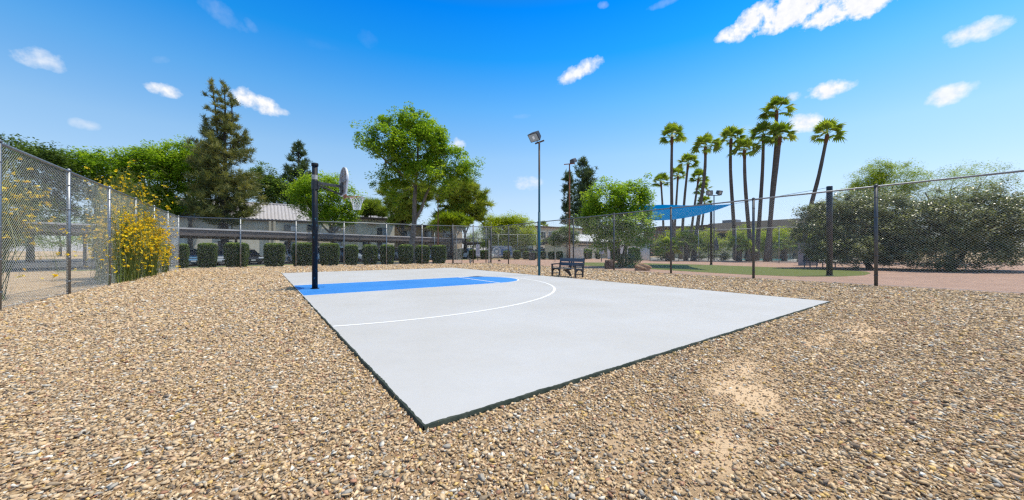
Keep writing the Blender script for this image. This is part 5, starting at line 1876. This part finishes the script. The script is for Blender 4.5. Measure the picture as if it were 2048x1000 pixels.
# two-storey building with mansard roof beyond the pool
fr = Front(1420, 66, 1700, -VD)
B5 = thing('office_building', fr.p, fr.rz, 'long building with grey-brown mansard roof and dark windows behind the palms', 'building', 'apartment buildings')
L = fr.L; zt = fr.z(447, 1420); ze = fr.z(463, 1420)
mb = MB(); mb.box((L / 2, 6, ze / 2), (L, 11, ze)); mb.build('wall', M_tan, B5, recalc=False)
mb = MB(); mb.prism([(-.8, ze - .05), (.5, zt), (11, zt), (11, ze - .05)], (L + 1, 0, 0), (-.5, 0, 0), (0, 1, 0), (0, 0, 1)); mb.build('mansard_roof', M_slateroof, B5)
mb = MB(); mb.box((2.5, 3, zt + .3), (2.4, 2, .6)); mb.build('roof_unit', M_grey, B5, recalc=False)
mb = MB(); mb.box((-1.6, 1.5, zt / 2 - .1), (3.6, 3, zt - .2)); mb.build('chimney_wall', M_brick, B5, recalc=False)
for px in (1438, 1449, 1461, 1478, 1500, 1530, 1560, 1590, 1630):
    x = fr.x(px); z = fr.z(473, px)
    mb = MB(); mb.box((x, .47, z), (1.35, .12, 1.25)); f_ = mb.build('window', M_dpost, B5, recalc=False)
    mb = MB(); mb.box((x, .40, z), (1.2, .05, 1.1)); mb.build('pane', M_glass, f_, recalc=False)
p = aZ(1322, 78)
B6 = thing('office_building', p, 0, 'low red-brown building with flat dark roof behind the clustered palms', 'building', 'apartment buildings')
L = aZ(1420, 78).x - p.x; zt = hz(455, 78)
mb = MB(); mb.box((L / 2, 5, zt / 2), (L, 10, zt)); mb.build('wall', M_brick, B6, recalc=False)
mb = MB(); mb.box((L / 2, 5, zt + .15), (L + .6, 10.6, .3)); mb.build('roof', M_slateroof, B6, recalc=False)
for x in (2, 5, 8): window(B6, x, -.03, 4.6, 1.3, 1.1)

# ---------------------------------------------------------------- carports
M_cpfascia = mat('carport_brown', (.11, .088, .080), (.145, .118, .108), 1.5, .7)
M_cptop = mat('carport_roof_sheet', (.36, .34, .35), (.30, .28, .29), 2, .5)
def carport(p, rz, L, D, zt, zb, label, nbay, group='carports'):
    t = thing('carport', p, rz, label, 'carport', group)
    mb = MB(); mb.box((L / 2, D / 2, zt - .04), (L, D, .07)); mb.build('roof', M_cptop, t, recalc=False)
    mb = MB()
    th = zt - zb
    mb.box((L / 2, -.03, zt - .06 - th * .40), (L, .05, th * .80)); mb.box((L / 2, D + .03, zt - .06 - th * .30), (L, .05, th * .6))
    mb.build('fascia', M_cpfascia, t, recalc=False)
    mb = MB(); mb.box((L / 2, -.09, zt - .05), (L, .08, .12)); mb.build('gutter', mat('pale_gutter', (.55, .53, .53), (.45, .43, .43), 2, .6), t, recalc=False)
    mb = MB()
    for y in (D * .12, D * .37, D * .63, D * .88): mb.box((L / 2, y, zt - .18), (L, .06, .18))
    mb.box((L / 2, D * .30, zb - .02), (L, .14, .20))
    mb.build('purlin', mat('purlin_grey', (.12, .105, .105), (.09, .08, .08), 2, .7), t, recalc=False)
    for i in range(nbay + 1):
        x = .4 + (L - .8) * i / nbay
        mb = MB(); mb.box((x, D * .55, (zb + .1) / 2), (.17, .17, zb + .1)); mb.box((x, D * .5, zb + .02), (.10, D * .86, .20)); mb.build('post', M_cpfascia, t, recalc=False)
    return t


carport(e0 - ED * 14, math.atan2(ED.y, ED.x), 46, 5.6, 3.10, 2.42, 'long brown carport behind the clipped bushes', 10)
carport(aZ(925, 66), .0, 17, 5.5, 2.9, 2.45, 'low dark carport roof behind the parked van', 5)

# ---------------------------------------------------------------- vehicles
def paint(name, c, rough=.25):
    if name in MATS: return MATS[name]
    m = mat(name, c, tuple(x * .96 for x in c), 2, rough)
    m.node_tree.nodes['Principled BSDF'].inputs['Coat Weight'].default_value = .6
    return m


M_tyre = mat('tyre_rubber', (.018, .018, .018), (.028, .028, .027), 8, .85)
M_rim = mat('alloy_rim', (.42, .43, .44), (.36, .37, .38), 6, .3, .8)
M_hl = glassy('headlight_glass', (.65, .68, .70), .1)
M_tl = glassy('tail_light_red', (.35, .02, .015), .2)
M_trim = mat('black_trim', (.02, .02, .022), (.03, .03, .03), 5, .5)
M_plate = mat('number_plate', (.55, .55, .52), (.5, .5, .48), 5, .5)

PROFILES = {   # (y,z) side outlines, front at -y
    'sedan': dict(body=[(-2.35, .30), (-2.38, .52), (-2.30, .70), (-1.2, .90), (1.35, .95), (2.2, .92), (2.36, .72), (2.36, .36), (2.28, .28), (-2.2, .22)],
                  cab=[(-1.15, .88), (-.35, 1.36), (.35, 1.44), (.95, 1.38), (1.75, .93)], W=1.80, wb=(-1.45, 1.40), r=.33),
    'suv': dict(body=[(-2.3, .36), (-2.36, .66), (-2.25, .92), (-1.15, 1.06), (2.2, 1.10), (2.34, .95), (2.36, .46), (2.28, .34), (-2.2, .30)],
                cab=[(-1.12, 1.04), (-.45, 1.62), (.3, 1.72), (1.7, 1.68), (2.22, 1.08)], W=1.88, wb=(-1.42, 1.38), r=.37),
    'van': dict(body=[(-2.5, .38), (-2.55, .75), (-2.42, 1.02), (-1.75, 1.20), (2.45, 1.20), (2.52, 1.0), (2.52, .46), (2.44, .34), (-2.4, .30)],
                cab=[(-1.75, 1.18), (-1.05, 1.90), (-.6, 2.02), (2.25, 2.02), (2.45, 1.9), (2.47, 1.18)], W=1.95, wb=(-1.6, 1.55), r=.36),
}


def car(name, kind, loc, rz, pm, label, cat, group, glass_all=True):
    P_ = PROFILES[kind]
    t = thing(name, loc, rz, label, cat, group)
    Wd = P_['W']; r_ = P_['r']
    # body with wheel arches cut into the outline
    pts = []
    bo = P_['body']
    up = bo[:-1]
    for q in bo: pts.append(q)
    low = []
    zb = .24 if kind == 'sedan' else .31
    outline = [p for p in bo[:-1]]
    # bottom run from rear to front with arches
    arch = []
    for wy in sorted(P_['wb'], reverse=True):
        for k in range(9):
            a = pi * k / 8
            arch.append((wy + (r_ + .07) * cos(a), max(zb, r_ + (r_ + .07) * sin(a) if sin(a) > 0 else zb)))
    outline += [(bo[-2][0] - .02, zb)] if False else []
    outline += arch + [(bo[-1][0], zb)]
    mb = MB()
    # three slices: centre full width, outer shoulders pulled in slightly at the top -> chamfered body sides
    n = len(outline)
    def ring(x, k):
        return [(x, y * k[0], zb + (z - zb) * k[1]) for y, z in outline]
    xs = [(-Wd / 2, (.965, .93)), (-Wd / 2 + .10, (1, .985)), (-Wd / 4, (1.008, 1.01)), (Wd / 4, (1.008, 1.01)), (Wd / 2 - .10, (1, .985)), (Wd / 2, (.965, .93))]
    vs = []
    for x, k in xs: vs += ring(x, k)
    fs = [list(range(n)), list(range(len(vs) - n, len(vs)))[::-1]]
    for i in range(len(xs) - 1):
        for j in range(n):
            j2 = (j + 1) % n
            fs.append([i * n + j, (i + 1) * n + j, (i + 1) * n + j2, i * n + j2])
    mb.add(vs, fs)
    body = mb.build('body', pm, t)
    # cabin glass
    cab = P_['cab']; zc0 = cab[0][1]; zc1 = max(z for _, z in cab)
    def cabring(inset, sc=1.0, dz=0.0):
        out = []
        for y, z in cab:
            f = (z - zc0) / (zc1 - zc0)
            out.append((inset, f, y, z + dz))
        return out
    def cabmesh(mb, wbot, wtop, dy=0.0, cab_=cab):
        vsL = []; vsR = []
        for y, z in cab_:
            f = (z - zc0) / (zc1 - zc0); w = wbot + (wtop - wbot) * f
            vsL.append((-w / 2, y + dy, z)); vsR.append((w / 2, y + dy, z))
        m_ = len(cab_)
        fs = [list(range(m_)), list(range(2 * m_ - 1, m_ - 1, -1))]
        for j in range(m_):
            j2 = (j + 1) % m_
            fs.append([j, j + m_, j2 + m_, j2])
        mb.add(vsL + vsR, fs)
    mb = MB(); cabmesh(mb, Wd - .14, Wd - .50 if kind != 'van' else Wd - .26)
    mb.build('windows', M_glass, t)
    # roof skin and pillars
    mb = MB()
    wt = (Wd - .48) if kind != 'van' else (Wd - .24)
    roof = [(y, z) for y, z in cab if z > zc0 + (zc1 - zc0) * .72]
    for (a, b_) in zip(roof[:-1], roof[1:]):
        mb.add([(-wt / 2, a[0], a[1] + .012), (wt / 2, a[0], a[1] + .012), (wt / 2, b_[0], b_[1] + .012), (-wt / 2, b_[0], b_[1] + .012), (-wt / 2 - .02, a[0], a[1] - .07), (wt / 2 + .02, a[0], a[1] - .07), (wt / 2 + .02, b_[0], b_[1] - .07), (-wt / 2 - .02, b_[0], b_[1] - .07)],
               [(0, 1, 2, 3), (0, 3, 7, 4), (1, 5, 6, 2), (0, 4, 5, 1), (3, 2, 6, 7)])
    def wat(z):
        f = (z - zc0) / (zc1 - zc0); return (Wd - .14) + ((wt + .0) - (Wd - .14)) * f
    segs = [(cab[0], cab[1]), (cab[-2], cab[-1])]
    midx = .18
    for s in (-1, 1):
        for a, b_ in segs:
            mb.bar((s * (wat(a[1]) / 2 + .005), a[0], a[1]), (s * (wat(b_[1]) / 2 + .005), b_[0], b_[1]), .05, .07)
        mb.bar((s * (wat(zc0) / 2 + .004), midx, zc0), (s * (wat(zc1) / 2 + .004), midx, zc1 - .02), .09, .04)
        if kind != 'sedan': mb.bar((s * (wat(zc0) / 2 + .004), 1.15, zc0), (s * (wat(zc1) / 2 + .004), 1.10, zc1 - .02), .14, .04)
    mb.build('roof', pm, t, recalc=True)
    for wy in P_['wb']:
        for s in (-1, 1):
            mb = MB(); x0 = s * (Wd / 2 - .24); x1 = s * (Wd / 2 - .015)
            mb.tube([(x0, wy, r_), (x0 + s * .03, wy, r_), (x1 - s * .03, wy, r_), (x1, wy, r_)], [r_ - .03, r_, r_, r_ - .03], 22)
            wh = mb.build('wheel', M_tyre, t)
            mb = MB(); mb.tube([(x1 - s * .03, wy, r_), (x1 + s * .004, wy, r_), (x1 - s * .01, wy, r_)], [r_ * .66, r_ * .62, r_ * .15], 18)
            mb.build('rim', M_rim, wh)
    yf = bo[1][0]; yr = 2.36 if kind != 'van' else 2.52; zl = bo[2][1] - .08
    for s in (-1, 1):
        mb = MB(); mb.box((s * (Wd / 2 - .30), yf + .06, zl), (.38, .12, .13)); mb.build('headlight', M_hl, t, bevel=.02)
        mb = MB(); mb.box((s * (Wd / 2 - .24), yr - .035, bo[4][1] - .17), (.34, .10, .16)); mb.build('tail_light', M_tl, t, bevel=.02)
        mb = MB(); mb.box((s * (Wd / 2 + .04), cab[0][0] + .45, zc0 + .10), (.16, .10, .13)); mb.build('mirror', pm, t, bevel=.02)
    mb = MB(); mb.box((0, yf + .03, .40), (Wd - .5, .08, .16)); mb.box((0, yf + .045, zl - .02), (.75, .06, .12)); mb.build('grille', M_trim, t)
    mb = MB(); mb.box((0, yf - .015, .42), (.32, .02, .11)); mb.build('number_plate', M_plate, t)
    return t


GV = 'vehicles parked under the long carport'
nose = math.atan2(-EN.y, -EN.x) + pi / 2       # nose (local -y) points to the fence
cols = {'k': paint('car_black', (.012, .013, .018)), 'w': paint('car_white', (.62, .63, .65)), 's': paint('car_silver', (.46, .50, .54)), 'b': paint('car_blue', (.10, .24, .40)), 'r': paint('car_maroon', (.12, .02, .02)), 'g': paint('car_grey', (.16, .17, .19))}
def car_at(px, kind, ck, name, label, depth=2.9, cat='car'):
    L0 = e0 + EN * depth
    p = on_line(L0, ED, px)
    car(name, kind, (p.x, p.y, .004), nose, cols[ck], label, cat, GV)
car_at(330, 'suv', 'g', 'parked_car', 'grey high-roofed car hidden behind the flowered fence corner', 3.1)
car_at(372, 'sedan', 'b', 'parked_car', 'blue car low behind the first clipped bush', 2.35)
car_at(422, 'sedan', 's', 'parked_car', 'silver car between the second and third clipped bushes', 2.35)
car_at(488, 'sedan', 'k', 'parked_car', 'black sedan showing between the wide bush and the next one', 2.3)
car_at(585, 'sedan', 's', 'parked_car', 'silver car behind the bush left of the hoop pole', 2.35)
car_at(630, 'suv', 'w', 'parked_car', 'white high-roofed car right behind the hoop pole', 2.35)
car_at(686, 'suv', 's', 'parked_car', 'silver high-roofed car below the net', 2.35)
car_at(718, 'sedan', 's', 'parked_car', 'silver-blue car between the shaded bushes right of the net', 2.35)
car_at(752, 'sedan', 'w', 'parked_car', 'white sedan behind the third shaded bush', 2.35)
car_at(790, 'suv', 'w', 'parked_car', 'white high-roofed car left of the forked tree', 2.35)
car_at(830, 'sedan', 'b', 'parked_car', 'blue sedan right of the forked tree trunk', 2.35)
car_at(862, 'suv', 's', 'parked_car', 'silver high-roofed car at the far end of the carport', 2.35)
GV2 = 'vehicles parked beyond the dog run'
def car2(px, Z, kind, ck, rz, label, cat='car', name='parked_car'):
    p = aZ(px, Z); return car(name, kind, (p.x, p.y, .004), rz, cols[ck], label, cat, GV2)
car2(915, 58, 'sedan', 'w', pi, 'white car seen through the gates')
car2(940, 60, 'suv', 'w', pi * .55, 'white car behind the notice board bushes')
car2(1045, 62, 'suv', 'w', -pi / 2, 'white car just right of the van, seen from the side')
car2(1078, 64, 'suv', 'b', -pi / 2, 'blue high-roofed car behind the teal lamp post')
car2(1140, 62, 'sedan', 'b', -pi / 2, 'blue sedan behind the small dark tree')
car2(957, 54.5, 'sedan', 'w', pi / 2 + .05, 'low white car nosing out left of the van')
# van with hexagon emblem: nose to the left
pv = aZ(994, 57.5)
cols['vb'] = paint('van_blue', (.02, .12, .33))
M_vanw = cols['w']
van = car('delivery_van', 'van', (pv.x, pv.y, .004), -pi / 2, cols['w'], 'blue and white van with hexagon emblem on its side', 'van', GV2)
# the van's camera-facing side is local -x after a -90 degree turn -> find it
sx = 1
side_x = None
for s in (-1, 1):
    wp = Matrix.Rotation(-pi / 2, 4, 'Z') @ Vector((s, 0, 0))
    if wp.y < 0: side_x = s
xx = side_x * (PROFILES['van']['W'] / 2 + .004)
def side_poly(pts, x, m, name, par, z=0):
    mb = MB(); mb.add([(x, y, z_) for y, z_ in pts], [list(range(len(pts)))]); return mb.build(name, m, par, recalc=False)
# solid cargo side panel (blue), white front door area
mb = MB()
for (pts, mm_, nm) in (([(-.35, 1.16), (2.42, 1.16), (2.36, 1.88), (-.35, 1.90)], cols['vb'], 'side_panel'),):
    mb = MB(); mb.prism([(a, b_) for a, b_ in pts], (side_x * .09, 0, 0), (side_x * (PROFILES['van']['W'] / 2 - .13), 0, 0), (0, 1, 0), (0, 0, 1)); mb.build(nm, mm_, van)
side_poly([(-.75, .74), (-.45, .74), (.05, .50), (1.10, .46), (1.15, .74), (1.55, .84), (1.95, .74), (2.0, .46), (2.50, .50), (2.50, 1.15), (-.15, 1.15)], xx, cols['vb'], 'blue_side_wrap', van)
def hexa(cy, cz, ro, ri, x, m, name):
    mb = MB()
    o1 = [(cy + ro * sin(pi / 3 * k), cz + ro * cos(pi / 3 * k)) for k in range(6)]
    i1 = [(cy + ri * sin(pi / 3 * k), cz + ri * cos(pi / 3 * k)) for k in range(6)]
    for k in range(6):
        j = (k + 1) % 6
        mb.add([(x, *o1[k]), (x, *o1[j]), (x, *i1[j]), (x, *i1[k])], [(0, 1, 2, 3)])
    mb.build(name, m, van, recalc=False)
xe = side_x * (PROFILES['van']['W'] / 2 + .012)
side_poly([(-.02 + .74 * sin(pi / 3 * k), 1.18 + .74 * cos(pi / 3 * k)) for k in range(6)], side_x * (PROFILES['van']['W'] / 2 + .008), mat('emblem_grey_blue', (.12, .20, .30), (.1, .18, .27), 3, .5), 'emblem_field', van)
hexa(-.02, 1.18, .72, .60, xe, M_white, 'emblem')
hexa(-.02, 1.18, .50, .42, xe, mat('emblem_pale', (.5, .56, .62), (.48, .54, .6), 3, .5), 'emblem')
side_poly([(-.02 - .22, 1.32), (-.02 + .22, 1.32), (-.02 + .22, 1.12), (-.02, .86), (-.02 - .22, 1.12)], side_x * (PROFILES['van']['W'] / 2 + .014), M_white, 'emblem', van)
mb = MB(); r = random.Random(4)
for z in (1.72, 1.60):
    y = .75
    while y < 2.1:
        l = r.uniform(.05, .12)
        mb.add([(xe, y, z), (xe, y + l, z), (xe, y + l, z + .07), (xe, y, z + .07)], [(0, 1, 2, 3)]); y += l + .035
mb.build('lettering', M_white, van, recalc=False)

# ---------------------------------------------------------------- yellow-flowered shrubs at the left fence
def wand_shrub(base, spread, height, n, nfl, label, seed, lean=(0, 0), along=1.0):
    """many thin arching wands; spread sideways, stretched along the fence by the factor along"""
    r = np.random.default_rng(seed)
    t = thing('flowering_shrub', base, 0, label, 'shrub', 'yellow-flowered shrubs')
    parts = []; ends = []
    for i in range(n):
        a = r.uniform(0, 2 * pi); s = r.random() ** .5
        hgt = height * r.uniform(.55, 1.0) * (1 - .25 * s)
        cu_, cv_ = cos(a) * s * spread, sin(a) * s * spread * along
        dirx = UD.x * cu_ + VD.x * cv_ + lean[0] * r.random(); diry = UD.y * cu_ + VD.y * cv_ + lean[1] * r.random()
        k = 8
        ts = np.linspace(0, 1, k)
        drop = .35 + .9 * s * r.random()
        arch = np.stack([dirx * ts ** 1.1, diry * ts ** 1.1, hgt * (ts * 1.5 - .5 * ts ** 2) - hgt * drop * .75 * ts ** 4], 1)
        arch += np.cumsum(r.normal(0, .035, arch.shape), 0)
        b0 = r.normal(0, .16), r.normal(0, .16 + .35 * (along - 1)); arch[:, 0] += UD.x * b0[0] + VD.x * b0[1]; arch[:, 1] += UD.y * b0[0] + VD.y * b0[1]
        arch[0, 2] = 0
        arch[:, 2] = np.maximum(arch[:, 2], .03 * r.random())
        sd = np.cross(arch[-1] - arch[0], r.normal(size=3)); sd /= np.linalg.norm(sd) + 1e-9
        w = np.linspace(.009, .004, k)
        V = np.concatenate([arch - sd * w[:, None], arch + sd * w[:, None]])
        Fq = np.array([(j, j + 1, k + j + 1, k + j) for j in range(k - 1)])
        parts.append((V, Fq, np.full(len(V), r.random())))
        m = 14
        f = r.uniform(.2, 1, m); c = np.stack([np.interp(f, ts, arch[:, q]) for q in range(3)], 1)
        d = unit(m, r); d[:, 2] = -abs(d[:, 2]) * .3 + .25; d /= np.linalg.norm(d, axis=1)[:, None]
        parts.append(spike_quads(c, d, r.uniform(.10, .24, m), .008, r, r.random(m)))
        f = r.uniform(.45, 1, 5)
        for q in np.stack([np.interp(f, ts, arch[:, q]) for q in range(3)], 1): ends.append(q)
        ends.append(arch[-1])
    V, Fq, T = merge(parts)
    V[:, 2] = np.maximum(V[:, 2], .005)
    np_mesh('stems', V, Fq, G_stem, t, tone=T)
    ends = np.array(ends)
    c = ends[r.integers(0, len(ends), nfl)] + r.normal(0, .06, (nfl, 3))
    c[:, 2] = np.maximum(c[:, 2], .06)
    c = np.repeat(c, 5, 0) + r.normal(0, .02, (nfl * 5, 3))
    V, Fq, T = leaf_quads(c, .075, .65, r, .4)
    np_mesh('blossom', V, Fq, G_flower, t, tone=T)
    return t


def along_left(s, inw):
    q = FL - VD * s + UD * inw
    return Vector((q.x, q.y, 0))


wand_shrub(along_left(4.6, -.12), .42, 2.8, 150, 220, 'small yellow-flowered shrub nearest the rear corner post', 401, along=1.6)
wand_shrub(along_left(8.0, -.1), .75, 4.8, 480, 1700, 'tall yellow-flowered shrub pushing through the left fence', 402, along=2.6)
wand_shrub(along_left(8.8, -1.2), 1.2, 8.0, 330, 480, 'highest yellow-flowered shrub, behind the left fence', 403, lean=(1.6, .6), along=1.5)
wand_shrub(along_left(11.2, -.1), .7, 4.8, 460, 1300, 'yellow-flowered shrub halfway along the left fence', 404, along=3.0)
wand_shrub(along_left(17.6, -1.2), 1.4, 6.0, 380, 420, 'yellow-flowered shrub behind the fence at the far left', 405)
# fallen petals
r = np.random.default_rng(9)
c = np.array([tuple(along_left(r.uniform(2, 13), r.uniform(.3, 4.2) ** 1.0)) for _ in range(500)]); c[:, 2] = .035
V, Fq, T = leaf_quads(c, .035, .8, r, 3)
tag(np_mesh('fallen_petals', V, Fq, G_flower, tone=T), 'yellow petals fallen on the gravel below the flowering shrubs', 'petals', kind='stuff')

# ---------------------------------------------------------------- far backdrop of garden trees
GBK = 'distant garden trees'
spots = [(-40, 75, 440, 90, 'left-hand end'), (120, 80, 430, 90, 'behind the far left trees'), (250, 85, 420, 80, 'behind the yellow-flowered shrub'), (480, 90, 400, 70, 'behind the pine'),
         (620, 95, 415, 60, 'behind the tiled roof'), (700, 100, 420, 60, 'behind the net'), (860, 85, 440, 60, 'behind the shade tree trunk'), (975, 90, 460, 44, 'between the dark pine and the palo verde'),
         (1120, 120, 478, 50, 'behind the tan building'), (1190, 95, 455, 44, 'behind the many-stemmed tree'), (1310, 110, 470, 44, 'left of the clustered palms'), (1440, 115, 462, 60, 'behind the mansard roof, left'),
         (1600, 100, 455, 60, 'behind the mansard roof, right'), (1720, 80, 420, 70, 'behind the silvery shrub'), (1860, 75, 400, 80, 'at the right margin'), (2010, 70, 400, 90, 'at the right-hand end')]
mates = [G_dark, G_broad, G_dark, G_aleppo]
for i, (px, Z, ty, hw, where) in enumerate(spots):
    hh = (500 - ty) * .5
    simple_tree('garden_tree', px, Z, [(px, ty + hh * .95, hw, hh), (px - hw * .5, ty + hh * 1.2, hw * .6, hh * .7), (px + hw * .5, ty + hh * 1.15, hw * .6, hh * .75)], mates[i % 4],
                'distant garden tree ' + where, 500 + i, ncl=200, nleaf=42, lsize=.36 if Z < 100 else .42, crad=1.3, group=GBK, tw=8, light=.08)
print('stones', NST, 'objects', len(bpy.data.objects))
